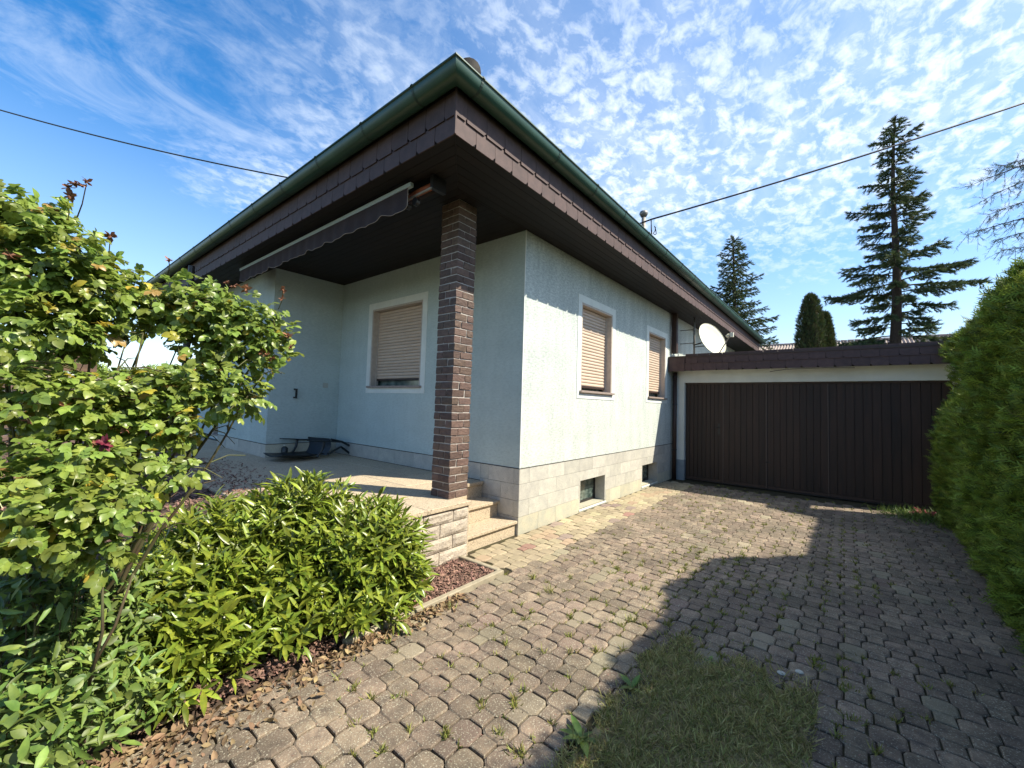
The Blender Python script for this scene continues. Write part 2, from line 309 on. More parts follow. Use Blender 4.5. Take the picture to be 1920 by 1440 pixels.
def npmesh(name, Vt, Fc, m, tint=None, smooth=False):
    """Vt (n,3), Fc (k,3 or 4)"""
    me = bpy.data.meshes.new(name); nv = len(Vt); nf, q = Fc.shape
    me.vertices.add(nv); me.vertices.foreach_set('co', np.ascontiguousarray(Vt, dtype=np.float32).ravel())
    me.loops.add(nf*q); me.loops.foreach_set('vertex_index', np.ascontiguousarray(Fc, dtype=np.int32).ravel())
    me.polygons.add(nf); me.polygons.foreach_set('loop_start', np.arange(0, nf*q, q, dtype=np.int32))
    me.update(calc_edges=True); me.materials.append(m)
    if tint is not None:
        a = me.attributes.new('tint', 'FLOAT', 'POINT'); a.data.foreach_set('value', np.ascontiguousarray(tint, dtype=np.float32))
    if smooth: me.polygons.foreach_set('use_smooth', [True]*nf)
    return me
def scatter(name, bv, bf, Ms, Ls, m, parent=None, smooth=False, kind='stuff', tints=None):
    """joins one copy of base geometry (bv,bf) per 3x3 matrix Ms[i] and location Ls[i]"""
    n = len(Ls); bv = np.asarray(bv, float); bf = np.asarray(bf)
    Vt = np.einsum('nij,kj->nki', Ms, bv)+Ls[:, None, :]
    Fc = (bf[None]+(np.arange(n)*len(bv))[:, None, None]).reshape(-1, bf.shape[1])
    t = rng.random(n) if tints is None else tints
    o = inst(name, npmesh(name, Vt.reshape(-1, 3), Fc, m, np.repeat(t, len(bv)), smooth), parent)
    if kind: o['kind'] = kind
    return o
def frames(d, nrm):
    """arrays of direction (local +Y) and approximate normal (local +Z) -> rotation matrices"""
    d = d/np.linalg.norm(d, axis=1, keepdims=True)
    x = np.cross(d, nrm); x /= np.maximum(np.linalg.norm(x, axis=1, keepdims=True), 1e-6)
    z = np.cross(x, d)
    return np.stack([x, d, z], axis=2)
def unit(n): v = rng.normal(size=(n, 3)); return v/np.linalg.norm(v, axis=1, keepdims=True)

# ================================================================== SETTING
g = MB()
for i in range(20):
    for j in range(20):
        x0, y0 = -300+i*30, -300+j*30; g.poly([(x0, y0, -0.06), (x0+30, y0, -0.06), (x0+30, y0+30, -0.06), (x0, y0+30, -0.06)])
tag(g.obj('ground', M['ground']), kind='structure')

# driveway bed under the pavers, path bed
drive = MB().poly([(-7.0, -4.35, -0.017), (5.6, -4.35, -0.017), (5.6, -0.57, -0.017), (-7.0, -0.57, -0.017)]).obj('driveway', M['bed']); drive['kind'] = 'structure'
path = MB().poly([(-0.96, -0.57, -0.014), (5.6, -0.57, -0.014), (5.6, 0.06, -0.014), (-0.96, 0.06, -0.014)]).obj('footpath', M['bed']); path['kind'] = 'structure'
# keyhole paver: octagon with a square lug, dummy joint between
PT = 0.1165; SQ = 0.087; gap = 0.0050
def oct_outline(s=0.0):
    h = PT-SQ/2-gap; q = SQ/2-gap*0.4; w_ = 0.0022
    pts = [(h, -q), (h, q), ((h+q)/2+w_, (h+q)/2+w_), (q, h), (-q, h), (-(h+q)/2-w_*1.3, (h+q)/2+w_), (-h, q), (-h, -q), (-(h+q)/2-w_, -(h+q)/2-w_*0.4), (-q, -h), (q, -h), ((h+q)/2+w_*1.2, -(h+q)/2-w_)]
    return pts
def paver_mb(v):
    r2 = random.Random(v); mb = MB()
    j = lambda: r2.uniform(-0.0022, 0.0022)
    o = [(x+j(), y+j()) for x, y in oct_outline()]
    mb.prism(o, -0.05, 0.0, 0.0058)
    h = PT-SQ/2-gap; q = SQ/2-gap*0.7
    x1 = -h-0.0026; x0 = -PT-SQ/2+gap*0.8+j()
    mb.prism([(x0, -q+j()), (x1, -q), (x1, q), (x0, q+j())], -0.05, 0.0, 0.0036)
    mb.box(x1, -h, -q*0.96, q*0.96, -0.05, -0.0036)
    return mb
pmb = [paver_mb(k) for k in range(6)]
pm_drive = [b.mesh('paver', M['paver']) for b in pmb]; pm_path = [b.mesh('paver', M['paver_path']) for b in pmb]
LX0, LX1, LY0, LY1 = -4.4, -1.0, -2.83, -2.05     # lawn patch
def in_lawn(x, y):
    e = -1.10-0.02*math.sin(y*9)
    return x < e and (LY0+0.02) < y < LY1+0.04*math.sin(x*5)
spots = []
for i in range(-45, 62):
    for j in range(-40, 16):
        if (i+j) % 2: continue
        x = -2.084+i*PT; y = -1.248+j*PT*0.997
        if y > 0.02 or y < -4.2 or x > 5.45 or x < -5.0: continue
        if y > -0.62 and x < -0.86: continue
        if y > -0.045 and x < 5.4: continue
        if in_lawn(x, y): continue
        spots.append((x, y))
def paver_pose(x, y):
    hgt = 0.0022*math.sin(x*3.1+y*1.7)+random.uniform(-0.0018, 0.0018)
    return Matrix.Translation((x+random.uniform(-.0015, .0015), y+random.uniform(-.0015, .0015), hgt)) @ Matrix.Rotation(random.uniform(-.018, .018), 4, 'Z') @ Matrix.Rotation(random.uniform(-.02, .02), 4, 'X') @ Matrix.Rotation(random.uniform(-.02, .02), 4, 'Y')
pathl = [s for s in spots if s[1] > -0.60+0.05*math.sin(s[0]*4.0)-0.04*random.random()*(s[0] < 0.6)]
pset = set(pathl); drv = [s for s in spots if s not in pset]
def vis(s):
    u, v_, z = proj((s[0], s[1], 0)); return (z if (-60 < u < 1980 and v_ < 1500) else 1e3+z if z > 0 else 1e4)
pathl.sort(key=vis); drv.sort(key=vis)
def joined_pavers(lst, name, m, parent):
    vs, fs, ts = [], [], []
    for (x, y) in lst:
        b = random.choice(pmb); mt = paver_pose(x, y); k = len(vs); t = random.random()
        vs += [tuple(mt @ Vector(v)) for v in b.v]; fs += [tuple(k+i for i in f) for f in b.f]; ts += [t]*len(b.v)
    me = bpy.data.meshes.new(name); me.from_pydata(vs, [], fs); me.materials.append(m)
    a = me.attributes.new('tint', 'FLOAT', 'POINT'); a.data.foreach_set('value', ts)
    o = inst(name, me, parent); o['kind'] = 'stuff'
for (x, y) in pathl: instm('paver', random.choice(pm_path), path, paver_pose(x, y))
for (x, y) in drv[:300]: instm('paver', random.choice(pm_drive), drive, paver_pose(x, y))
joined_pavers(drv[300:], 'far_pavers', M['paver'], drive)

# kerb stones round the mulch bed
kr = empty('kerb_edging', kind='structure')
for (x0, x1) in ((-1.93, -0.965), (-2.45, -1.936)):
    MB().cbox(x0, x1, -0.60, -0.552, -0.06, 0.034, 0.006).obj('kerb_stone', M['kerb'], kr)
MB().cbox(-0.998, -0.95, -0.548, -0.05, -0.06, 0.030, 0.006).obj('kerb_stone', M['kerb'], kr)

# garden bed: height field, level by the kerb and rising behind the bush
def bed_h(x, y):
    t = min(max((y+0.42)/0.75, 0), 1); t = t*t*(3-2*t); s = min(max((-1.55-x)/0.35, 0), 1)
    return 0.505*t*s
vs = []; fs = []; nx, ny = 90, 120
for i in range(nx+1):
    for j in range(ny+1):
        x = -9.0+i*(8.04/nx); y = -0.552+j*(11.5/ny) if j > 30 else -0.552+j*(11.5/ny)
        n_ = 0.012*math.sin(x*23+y*11)*math.cos(y*31-x*7)
        vs.append((x, y, (bed_h(x, y)+n_) if j else -0.045))
for i in range(nx):
    for j in range(ny):
        x = vs[i*(ny+1)+j][0]; y = vs[i*(ny+1)+j][1]
        if x > -2.4 and y > 0.15: continue
        a = i*(ny+1)+j; fs.append((a, a+ny+1, a+ny+2, a+1))
me = bpy.data.meshes.new('garden_bed'); me.from_pydata(vs, [], fs); me.materials.append(M['soil'])
tag(inst('garden_bed', me, None), kind='structure')

# terrace and steps
TZ = 0.54
ter = empty('terrace', kind='structure')
MB().box(-2.38, -0.90, -0.02, 10.0, -0.05, TZ-0.045).obj('terrace_core', M['joint'], ter)
MB().box(-0.898, -0.02, 0.60, 10.0, -0.05, TZ-0.045).obj('terrace_core', M['joint'], ter)
sx = [-2.42, -1.92, -1.42, -0.90, -0.46, -0.012]
ys = [-0.085]+[0.44+0.49*k for k in range(20)]
for a in range(5):
    for b in range(len(ys)-1):
        y0, y1 = ys[b], ys[b+1]
        if a >= 3:
            if b == 0: continue
            if b == 1: y0 = 0.545
        if sx[a+1] > -1.2 and y0 > 4.1 and y0 < 9.6 and sx[a] > -1.2: continue
        MB().cbox(sx[a]+0.003, (sx[a+1]-0.003) if not (a == 2 and y0 < 0.5) else -0.868, y0+0.003, min(y1, 9.9)-0.003, TZ-0.042, TZ+random.uniform(-.001, .001), 0.004).obj('slab', M['aggregate'], ter)
# split-face retaining blocks, front face y=-0.06
zc = [0.0, 0.125, 0.25, 0.375, TZ-0.043]
for r_ in range(4):
    x = -0.885; first = True
    while x > -2.38:
        wd = 0.20 if (first and r_ % 2) else 0.36; first = False
        x0 = max(x-wd, -2.38); b = MB()
        nx_, nz_ = 6, 4; x0_, x1_ = x0+0.004, x-0.004; z0_, z1_ = zc[r_]+0.004, zc[r_+1]-0.004
        vv = [[(x0_+(x1_-x0_)*i/nx_, -0.062-(random.uniform(0.002, 0.010) if 0 < i < nx_ and 0 < j < nz_ else -0.006), z0_+(z1_-z0_)*j/nz_) for j in range(nz_+1)] for i in range(nx_+1)]
        for i in range(nx_):
            for j in range(nz_): b.poly([vv[i][j], vv[i+1][j], vv[i+1][j+1], vv[i][j+1]])
        b.box(x0_, x1_, -0.0555, -0.021, z0_, z1_)
        b.obj('block', M['splitblock'], ter); x = x0
MB().box(-2.38, -0.885, -0.045, -0.0205, 0, TZ-0.05).obj('mortar_backing', M['mortar'], ter)
MB().box(-0.884, -0.868, -0.05, 0.57, 0.0, TZ-0.043).obj('cheek', M['aggregate'], ter)
for k, (y0, z1) in enumerate(((0.035, 0.155), (0.31, 0.345))):
    y1 = 0.31 if k == 0 else 0.575
    z0 = 0.0 if k == 0 else 0.157
    MB().box(-0.866, -0.014, y0, y0+0.24, z0-0.02*(k == 0), z1-0.036).obj('riser', M['aggregate'], ter)
    MB().cbox(-0.872, -0.008, y0-0.03, y1+0.02, z1-0.034, z1, 0.004).obj('tread', M['aggregate'], ter)
MB().box(-0.866, -0.014, 0.575, 0.62, 0.34, TZ-0.046).obj('riser', M['aggregate'], ter)

# ================================================================== HOUSE
house = empty('bungalow', (0, 0, 0), label='single storey house with pale mint plaster, brown shingled eaves and green gutters', cat='house')
XE, YE = 12.10, 9.8           # wall ends
def wallmesh(axis, c, sgn, u0, u1, z0, z1, ops, depth):
    """wall face on plane axis=c with outward normal sgn, openings with reveals going inwards"""
    def P(u, z, d=0.0):
        return (u, c-sgn*d, z) if axis == 'Y' else (c-sgn*d, u, z)
    us = sorted(set([u0, u1]+[v for o in ops for v in o[:2]])); zs = sorted(set([z0, z1]+[v for o in ops for v in o[2:]]))
    b = MB()
    for i in range(len(us)-1):
        for j in range(len(zs)-1):
            um, zm = (us[i]+us[i+1])/2, (zs[j]+zs[j+1])/2
            if any(o[0] < um < o[1] and o[2] < zm < o[3] for o in ops): continue
            b.poly([P(us[i], zs[j]), P(us[i+1], zs[j]), P(us[i+1], zs[j+1]), P(us[i], zs[j+1])])
    for o in ops:
        a, e, f, h = o
        b.poly([P(a, f), P(a, h), P(a, h, depth), P(a, f, depth)]); b.poly([P(e, f), P(e, h), P(e, h, depth), P(e, f, depth)])
        b.poly([P(a, f), P(e, f), P(e, f, depth), P(a, f, depth)]); b.poly([P(a, h), P(e, h), P(e, h, depth), P(a, h, depth)])
    return b
def box_on(axis, c, sgn, u0, u1, d0, d1, z0, z1, ch=0.0):
    """box between depths d0<d1 outward from the plane (negative = inside)"""
    b = MB(); lo, hi = sorted((c+sgn*d0, c+sgn*d1))
    a = (u0, u1, lo, hi) if axis == 'Y' else (lo, hi, u0, u1)
    return b.cbox(*a, z0, z1, ch) if ch else b.box(*a, z0, z1)
PZ = 0.757; SOF = 3.60
W1 = (1.375, 2.395, 1.725, 3.02); W2 = (4.01, 4.975, 1.725, 3.01); B1 = (1.41, 2.25, 0.03, 0.435); B2 = (3.735, 4.555, 0.045, 0.432)
FW = (1.885, 3.205, 1.73, 3.02); LW = (7.1, 8.5, 0.62, 2.75)
wallmesh('Y', 0, -1, 0, XE, PZ, SOF+0.02, [W1, W2], 0.20).obj('wall', M['plaster'], house)
wallmesh('X', 0, -1, 0, 4.194, PZ, SOF+0.02, [FW], 0.20).obj('wall', M['plaster_clean_shaded'], house)
wallmesh('Y', 4.194, -1, -1.17, 0.0, PZ, SOF+0.02, [], 0.2).obj('wall', M['plaster_clean_shaded'], house)
wallmesh('X', -1.17, -1, 4.194, 6.5, PZ, SOF+0.02, [], 0.2).obj('wall', M['plaster_clean_shaded'], house)
wallmesh('Y', 6.5, 1, -1.17, -0.7, PZ-0.3, SOF+0.02, [], 0.2).obj('wall', M['plaster_clean_shaded'], house)
wallmesh('X', -0.7, -1, 6.5, YE, 0.5, SOF+0.02, [LW], 0.2).obj('wall', M['plaster_clean_shaded'], house)
MB().box(0.35, XE-0.01, 0.35, YE, 0.0, SOF+0.01).obj('inner_mass', M['dark'], house)
MB().poly([(XE, 0, 0), (XE, YE, 0), (XE, YE, SOF), (XE, 0, SOF)]).obj('wall', M['plaster'], house)
MB().poly([(-0.7, YE, 0), (XE, YE, 0), (XE, YE, SOF), (-0.7, YE, SOF)]).obj('wall', M['plaster'], house)
# white corner edge bead
MB().box(-0.004, 0.006, -0.004, 0.006, PZ, SOF).obj('corner_bead', M['smooth'], house)
# ---- plinths
def plinth_run(axis, c, sgn, u0, u1, rows, ops, L=0.40, phase=0.0, flip=False, parent=None):
    pl = empty('plinth'); pl.parent = house
    bk = wallmesh(axis, c-sgn*(-0.0) if False else c, sgn, u0, u1, rows[0], rows[-1], ops, 0.24)
    o = bk.obj('joint_backing', M['joint'], pl); o.location = (0, -sgn*0.012, 0) if axis == 'Y' else (-sgn*0.012, 0, 0)
    for r0 in range(len(rows)-1):
        z0, z1 = rows[r0]+0.0018, rows[r0+1]-0.0018
        u = u0-L*(0.5 if (r0 % 2) else 0.0)-phase*L
        while u < u1:
            a, e = max(u, u0)+0.0014, min(u+L, u1)-0.0014; u += L
            if e-a < 0.03: continue
            segs = [(a, e)]; zz_ = [(z0, z1)]
            pieces = [(a, e, z0, z1)]
            for (oa, ob, oz0, oz1) in ops:
                nw = []
                for (pa, pb, pz0, pz1) in pieces:
                    if pb <= oa or pa >= ob or pz1 <= oz0 or pz0 >= oz1: nw.append((pa, pb, pz0, pz1)); continue
                    if pa < oa: nw.append((pa, oa, pz0, pz1))
                    if pb > ob: nw.append((ob, pb, pz0, pz1))
                    if pz0 < oz0-0.006: nw.append((max(pa, oa), min(pb, ob), pz0, oz0))
                    if pz1 > oz1+0.006: nw.append((max(pa, oa), min(pb, ob), oz1, pz1))
                pieces = nw
            for (pa, pb, pz0, pz1) in pieces:
                if pb-pa < 0.02: continue
                box_on(axis, c, sgn, pa, pb, -0.011, 0.0015+random.uniform(0, 0.0012), pz0, pz1, 0.0012).obj('panel', M['plinth_low'] if r0 == 0 and axis == 'Y' else M['plinth'], pl)
    return pl
plinth_run('Y', 0, -1, 0.0, XE, [-0.02, 0.19, 0.38, 0.57, PZ-0.008], [B1, B2])
plinth_run('X', 0, -1, 0.0, 0.62, [-0.02, 0.19, 0.38, 0.57, PZ-0.008], [], phase=0.3)
plinth_run('X', 0, -1, 0.62, 4.192, [TZ, PZ-0.008], [], L=0.45)
plinth_run('Y', 4.194, -1, -1.168, 0.0, [TZ, PZ-0.008], [], L=0.6)
plinth_run('X', -1.17, -1, 4.194, 6.5, [TZ, PZ-0.008], [], L=0.6)
for a in (('Y', 0, -1, 0.0, XE), ('X', 0, -1, 0, 4.19), ('Y', 4.194, -1, -1.17, 0.0), ('X', -1.17, -1, 4.194, 6.5)):
    box_on(a[0], a[1], a[2], a[3], a[4], -0.01, 0.0045, PZ-0.008, PZ+0.001).obj('shade_gap_strip', M['joint'], house)  # dark strip painted in for the shaded gap where the wall overhangs the plinth
# ---- windows with roller shutters
def window(axis, c, sgn, op, band=0.105, extra=0.0, ratio=1.0):
    a, e, f, h = op; wdo = empty('window'); wdo.parent = house
    s = MB()
    def add(u0, u1, z0, z1, d0, d1, m, name, ch=0.0): return box_on(axis, c, sgn, u0, u1, d0, d1, z0, z1, ch).obj(name, m, wdo)
    add(a-band, e+band, h+0.001, h+band, -0.01, 0.007, M['smooth'], 'surround')
    add(a-band, e+band, f-band, f-0.001, -0.01, 0.007, M['smooth'], 'surround')
    add(a-band, a-0.001, f, h, -0.01, 0.007, M['smooth'], 'surround'); add(e+0.001, e+band, f, h, -0.01, 0.007, M['smooth'], 'surround')
    add(a+0.001, a+0.030, f+0.012, h-0.001, -0.135, 0.003, M['liner'], 'frame'); add(e-0.030, e-0.001, f+0.012, h-0.001, -0.135, 0.003, M['liner'], 'frame')
    add(a+0.031, e-0.031, h-0.030, h-0.001, -0.135, 0.003, M['liner'], 'frame')
    add(a-0.035, e+0.035, f-0.022, f+0.010, -0.16, 0.045, M['sill'], 'sill', 0.003)
    add(a+0.0, e-0.0, f+0.011, h, -0.19, -0.165, M['glass'], 'pane')
    add(a+0.031, a+0.048, f+0.012, h-0.031, -0.125, -0.085, M['liner'], 'guide_rail'); add(e-0.048, e-0.031, f+0.012, h-0.031, -0.125, -0.085, M['liner'], 'guide_rail')
    z = h-0.031; pitch = 0.049; w0, w1_ = a+0.049, e-0.049
    b = MB(); prof = [(-0.112, 0.0), (-0.104, 0.004), (-0.0985, 0.013), (-0.0975, 0.026), (-0.1005, 0.038), (-0.1065, 0.0455), (-0.112, 0.047)]
    for i in range(len(prof)-1):
        (d0, q0), (d1, q1) = prof[i], prof[i+1]
        P = (lambda u, d, q: (u, sgn*d, q)) if axis == 'Y' else (lambda u, d, q: (sgn*d, u, q))
        b.poly([P(w0, d0, q0), P(w1_, d0, q0), P(w1_, d1, q1), P(w0, d1, q1)])
    me = b.mesh('slat', M['slat'])
    bottom = f+0.085
    while z-pitch > bottom:
        z -= pitch; inst('slat', me, wdo, (0, c, z) if axis == 'Y' else (c, 0, z))
    add(w0, w1_, z-0.028, z-0.001, -0.115, -0.098, M['brownmetal'], 'bottom_rail')
    add(w0, w1_, h-0.2, z-0.0, -0.125, -0.114, M['dark'], 'shutter_backing')
    return wdo
window('Y', 0, -1, W1); window('Y', 0, -1, W2); window('X', 0, -1, FW); window('X', -0.7, -1, LW)
def cellar(op):
    a, e, f, h = op; wdo = empty('cellar_window'); wdo.parent = house
    MB().box(a+0.001, e-0.001, 0.02, 0.2, f-0.02, f+0.012).obj('sill', M['plinth_low'], wdo)
    MB().box(a-0.004, e+0.004, -0.012, 0.019, f-0.025, f-0.001).obj('threshold', M['smooth'], wdo)
    MB().box(a+0.001, a+0.03, 0.0, 0.21, f+0.013, h-0.002).obj('reveal', M['plinth'], wdo)
    MB().box(e-0.03, e-0.001, 0.0, 0.21, f+0.013, h-0.002).obj('reveal', M['plinth'], wdo)
    fr = MB(); t = 0.035
    for (x0, x1, z0, z1) in ((a+0.03, e-0.03, h-t, h-0.003), (a+0.03, e-0.03, f+0.013, f+0.013+t), (a+0.03, a+0.03+t, f+0.049, h-t-0.001), (e-0.03-t, e-0.03, f+0.049, h-t-0.001)):
        fr.box(x0, x1, 0.165, 0.195, z0, z1)
    fr.obj('frame', M['black'], wdo); MB().box(a+0.05, e-0.05, 0.176, 0.184, f+0.03, h-0.02).obj('pane', M['glass'], wdo)
    MB().box(a, e, 0.225, 0.24, f, h).obj('backing', M['dark'], wdo)
cellar(B1); cellar(B2)

# ---- eaves
XF, YF = -1.764, -0.635; XR, YR = 12.80, 10.4
k = 0
bw = 0.098
nb = 18
for k in range(nb):       # boards along the left eave
    x0 = XF+0.02+k*bw; x1 = x0+bw-0.004
    if x0 > 0.0: break
    x1 = min(x1, -0.002)
    s0 = YF+0.02+(x0-XF-0.02); s1 = YF+0.02+(x1-XF-0.02)
    ya, yb = min(s0, 0.003), min(s1, 0.003)
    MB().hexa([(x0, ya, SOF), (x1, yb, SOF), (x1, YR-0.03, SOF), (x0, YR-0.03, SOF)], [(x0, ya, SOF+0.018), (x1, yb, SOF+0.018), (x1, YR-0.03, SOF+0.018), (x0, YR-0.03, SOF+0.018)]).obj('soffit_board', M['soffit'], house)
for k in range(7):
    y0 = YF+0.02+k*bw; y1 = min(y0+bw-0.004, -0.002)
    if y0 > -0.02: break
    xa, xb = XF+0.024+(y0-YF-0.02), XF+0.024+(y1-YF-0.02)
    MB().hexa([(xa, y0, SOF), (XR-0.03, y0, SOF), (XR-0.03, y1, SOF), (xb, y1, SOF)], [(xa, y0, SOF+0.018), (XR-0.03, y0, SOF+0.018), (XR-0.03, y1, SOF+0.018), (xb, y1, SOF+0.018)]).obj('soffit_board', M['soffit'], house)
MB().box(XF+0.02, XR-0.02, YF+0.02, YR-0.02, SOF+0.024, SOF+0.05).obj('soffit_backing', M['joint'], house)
fb = MB()
fb.box(XF+0.004, XR, YF+0.004, YF+0.02, SOF-0.012, 3.99).box(XF+0.004, XF+0.02, YF+0.0205, YR, SOF-0.012, 3.99)
fb.box(XR-0.02, XR, YF+0.0205, YR, SOF-0.012, 3.99).box(XF+0.0205, XR-0.0205, YR-0.02, YR, SOF-0.012, 3.99)
fb.obj('fascia_board', M['soffit'], house)
# shingles: two courses, clipped lower corner
SW = 0.235
def shingle_mesh(h, axis):
    b = MB(); w_ = SW-0.004; c = 0.035; t0, t1 = 0.004, 0.010
    # outline in (u,z), hanging from z=h down to 0; clipped corner at right bottom
    o = [(0, 0.0), (w_-c, 0.0), (w_, c), (w_, h), (0, h)]
    def P(u, z, d): return (u, -d, z) if axis == 'Y' else (-d, u, z)
    td = lambda z: t1-(t1-t0)*z/h
    b.poly([P(u, z, td(z)) for u, z in o])
    for i in range(len(o)):
        (u0, z0), (u1, z1) = o[i], o[(i+1) % len(o)]
        b.poly([P(u0, z0, 0), P(u1, z1, 0), P(u1, z1, td(z1)), P(u0, z0, td(z0))])
    return b.mesh('shingle', M['shingle'])
SH = {(ax, r0): shingle_mesh(0.165 if r0 == 0 else 0.20, ax) for ax in 'XY' for r0 in (0, 1)}
def shingles(axis, c, u0, u1, zb, parent, cap=300):
    for r0 in (0, 1):
        z = zb if r0 == 0 else zb+0.150
        u = u0-(SW*0.5 if r0 else 0); off = 0.0 if r0 == 0 else 0.0065
        while u < u1-0.05:
            uu = max(u, u0); sc = 1.0
            if u < u0: sc = (u+SW-u0)/SW
            if u+SW > u1: sc = (u1-u)/SW
            tz = random.uniform(-0.002, 0.002)
            loc = (uu, c-off, z+tz) if axis == 'Y' else (c-off, uu, z+tz)
            inst('shingle', SH[(axis, r0)], parent, loc, (0, 0, random.uniform(-.004, .004)), (sc, 1, 1) if axis == 'Y' else (1, sc, 1))
            u += SW
shingles('Y', YF, XF-0.008, XR, SOF-0.026, house)
shingles('X', XF, YF+0.0, YR, SOF-0.026, house)
MB().box(XF-0.016, XF-0.0005, YF-0.016, YF-0.0005, SOF-0.028, 3.97).obj('corner_trim', M['shingle'], house)
# gutter, swept round the corner with a mitre
GR = 0.086; gz = 3.985
prof = [(0.010+GR-GR*math.cos(t), gz-GR*math.sin(t)*1.02) for t in [math.pi*i/14 for i in range(15)]]
prof += [(prof[-1][0]+0.012, gz+0.004), (prof[-1][0]+0.010, gz+0.016), (prof[-1][0]-0.004, gz+0.014)]
inn = [(0.010+GR-(GR-0.004)*math.cos(t), gz-(GR-0.004)*math.sin(t)*1.02+0.001) for t in [math.pi*i/14 for i in range(14, -1, -1)]]
loop = prof+inn
gut = empty('gutter'); gut.parent = house
gb = MB(); secs = []
for tag_ in range(4):
    s = []
    for (o, z) in loop:
        if tag_ == 0: s.append((XF-o, YR, z))
        elif tag_ == 1: s.append((XF-o, YF-o, z))
        elif tag_ == 2: s.append((XR+o, YF-o, z))
        else: s.append((XR+o, YR, z))
    secs.append(s)
n = len(loop)
for s in secs: gb.v += s
for a in range(3):
    for j in range(n): gb.f.append((a*n+j, a*n+(j+1) % n, (a+1)*n+(j+1) % n, (a+1)*n+j))
o = gb.obj('trough', M['gutter'], gut)
me = o.data
for p in me.polygons: p.use_smooth = True
try: me.set_sharp_from_angle(angle=R(40))
except Exception: pass
def strap(axis):
    b = MB(); pr = [(0.010+GR-(GR+0.003)*math.cos(t), gz-(GR+0.003)*math.sin(t)*1.02) for t in [math.pi*i/12 for i in range(13)]]
    pr.append((pr[-1][0]+0.014, gz+0.006)); pr.append((pr[-1][0]-0.004, gz+0.021)); pr.append((0.03, gz+0.021))
    for i in range(len(pr)-1):
        (o0, z0), (o1, z1) = pr[i], pr[i+1]
        if axis == 'Y': b.poly([(-0.011, -o0, z0), (0.011, -o0, z0), (0.011, -o1, z1), (-0.011, -o1, z1)])
        else: b.poly([(-o0, -0.011, z0), (-o0, 0.011, z0), (-o1, 0.011, z1), (-o1, -0.011, z1)])
    return b.mesh('bracket', M['gutter_dark'])
sY, sX = strap('Y'), strap('X')
x = XF+0.10
inst('bracket', sY, gut, (x, YF, 0)); x = -0.55
while x < XR: inst('bracket', sY, gut, (x, YF, 0)); x += 0.78
y = YF+0.32
inst('bracket', sX, gut, (XF, y, 0)); y = 0.42
while y < YR: inst('bracket', sX, gut, (XF, y, 0)); y += 0.86
MB().box(XF-0.003, XR+0.003, YF-0.0125, YF+0.0, 3.97, 4.035).box(XF-0.0125, XF-0.0035, YF-0.0125, YR, 3.97, 4.035).obj('drip_edge', M['zinc'], house)
# roof: hipped, tiles
rf = empty('roof'); rf.parent = house
e0x, e1x, e0y, e1y = XF-0.05, XR+0.05, YF-0.05, YR+0.05; ez = 4.03; hw = (e1y-e0y)/2; rz = ez+hw*0.404; ym = (e0y+e1y)/2
A_, B_, C_, D_ = (e0x, e0y, ez), (e1x, e0y, ez), (e1x, e1y, ez), (e0x, e1y, ez); E_, F_ = (e0x+hw, ym, rz), (e1x-hw, ym, rz)
MB().poly([A_, B_, F_, E_]).poly([B_, C_, F_]).poly([C_, D_, E_, F_]).poly([D_, A_, E_]).poly([A_, D_, C_, B_]).obj('roof_surface', M['tile'], rf)
cb = MB(); nn = 9; L_ = 0.36
for i in range(nn):
    t0 = math.pi*i/(nn-1); cb.v.append((0, 0.135*math.cos(t0), 0.145*math.sin(t0))); cb.v.append((L_, 0.12*math.cos(t0), 0.13*math.sin(t0)))
for i in range(nn-1): cb.f.append((2*i, 2*i+2, 2*i+3, 2*i+1))
cb.f.append(tuple(2*i for i in range(nn)))
capm = cb.mesh('hip_tile', M['tile'])
d = (Vector(E_)-Vector(A_)).normalized(); q = d.to_track_quat('X', 'Z'); Lh = (Vector(E_)-Vector(A_)).length
MB().tube([(-1.56, -0.55, 4.265), (-1.50, -0.49, 4.29)], 0.10, 16).obj('hip_end_cap', M['tile'], rf, True)
s = 0.38
while s < Lh: o = inst('hip_tile', capm, rf, Vector(A_)+d*s+Vector((0, 0, 0.09)), q.to_euler()); s += 0.33
d = (Vector(F_)-Vector(B_)).normalized(); q = d.to_track_quat('X', 'Z'); s = 0.1
while s < Lh: inst('hip_tile', capm, rf, Vector(B_)+d*s+Vector((0, 0, 0.015)), q.to_euler()); s += 0.33
# downpipe
dp = empty('downpipe'); dp.parent = house
MB().tube([(5.36, -0.085, -0.01), (5.36, -0.085, 2.30)], 0.043, 14).obj('pipe', M['brownmetal'], dp, True)
MB().box(5.315, 5.415, -0.125, -0.025, 2.72, SOF-0.002).obj('pipe', M['brownmetal'], dp)
MB().tube([(5.235, -0.03, 2.72), (5.235, -0.03, SOF-0.001)], 0.012, 8).obj('cable_conduit', M['galv'], dp, True)
for z in (0.62, 1.6, 2.2): MB().tube([(5.36, -0.085, z), (5.36, -0.085, z+0.025)], 0.049, 14).obj('clamp', M['black'], dp)
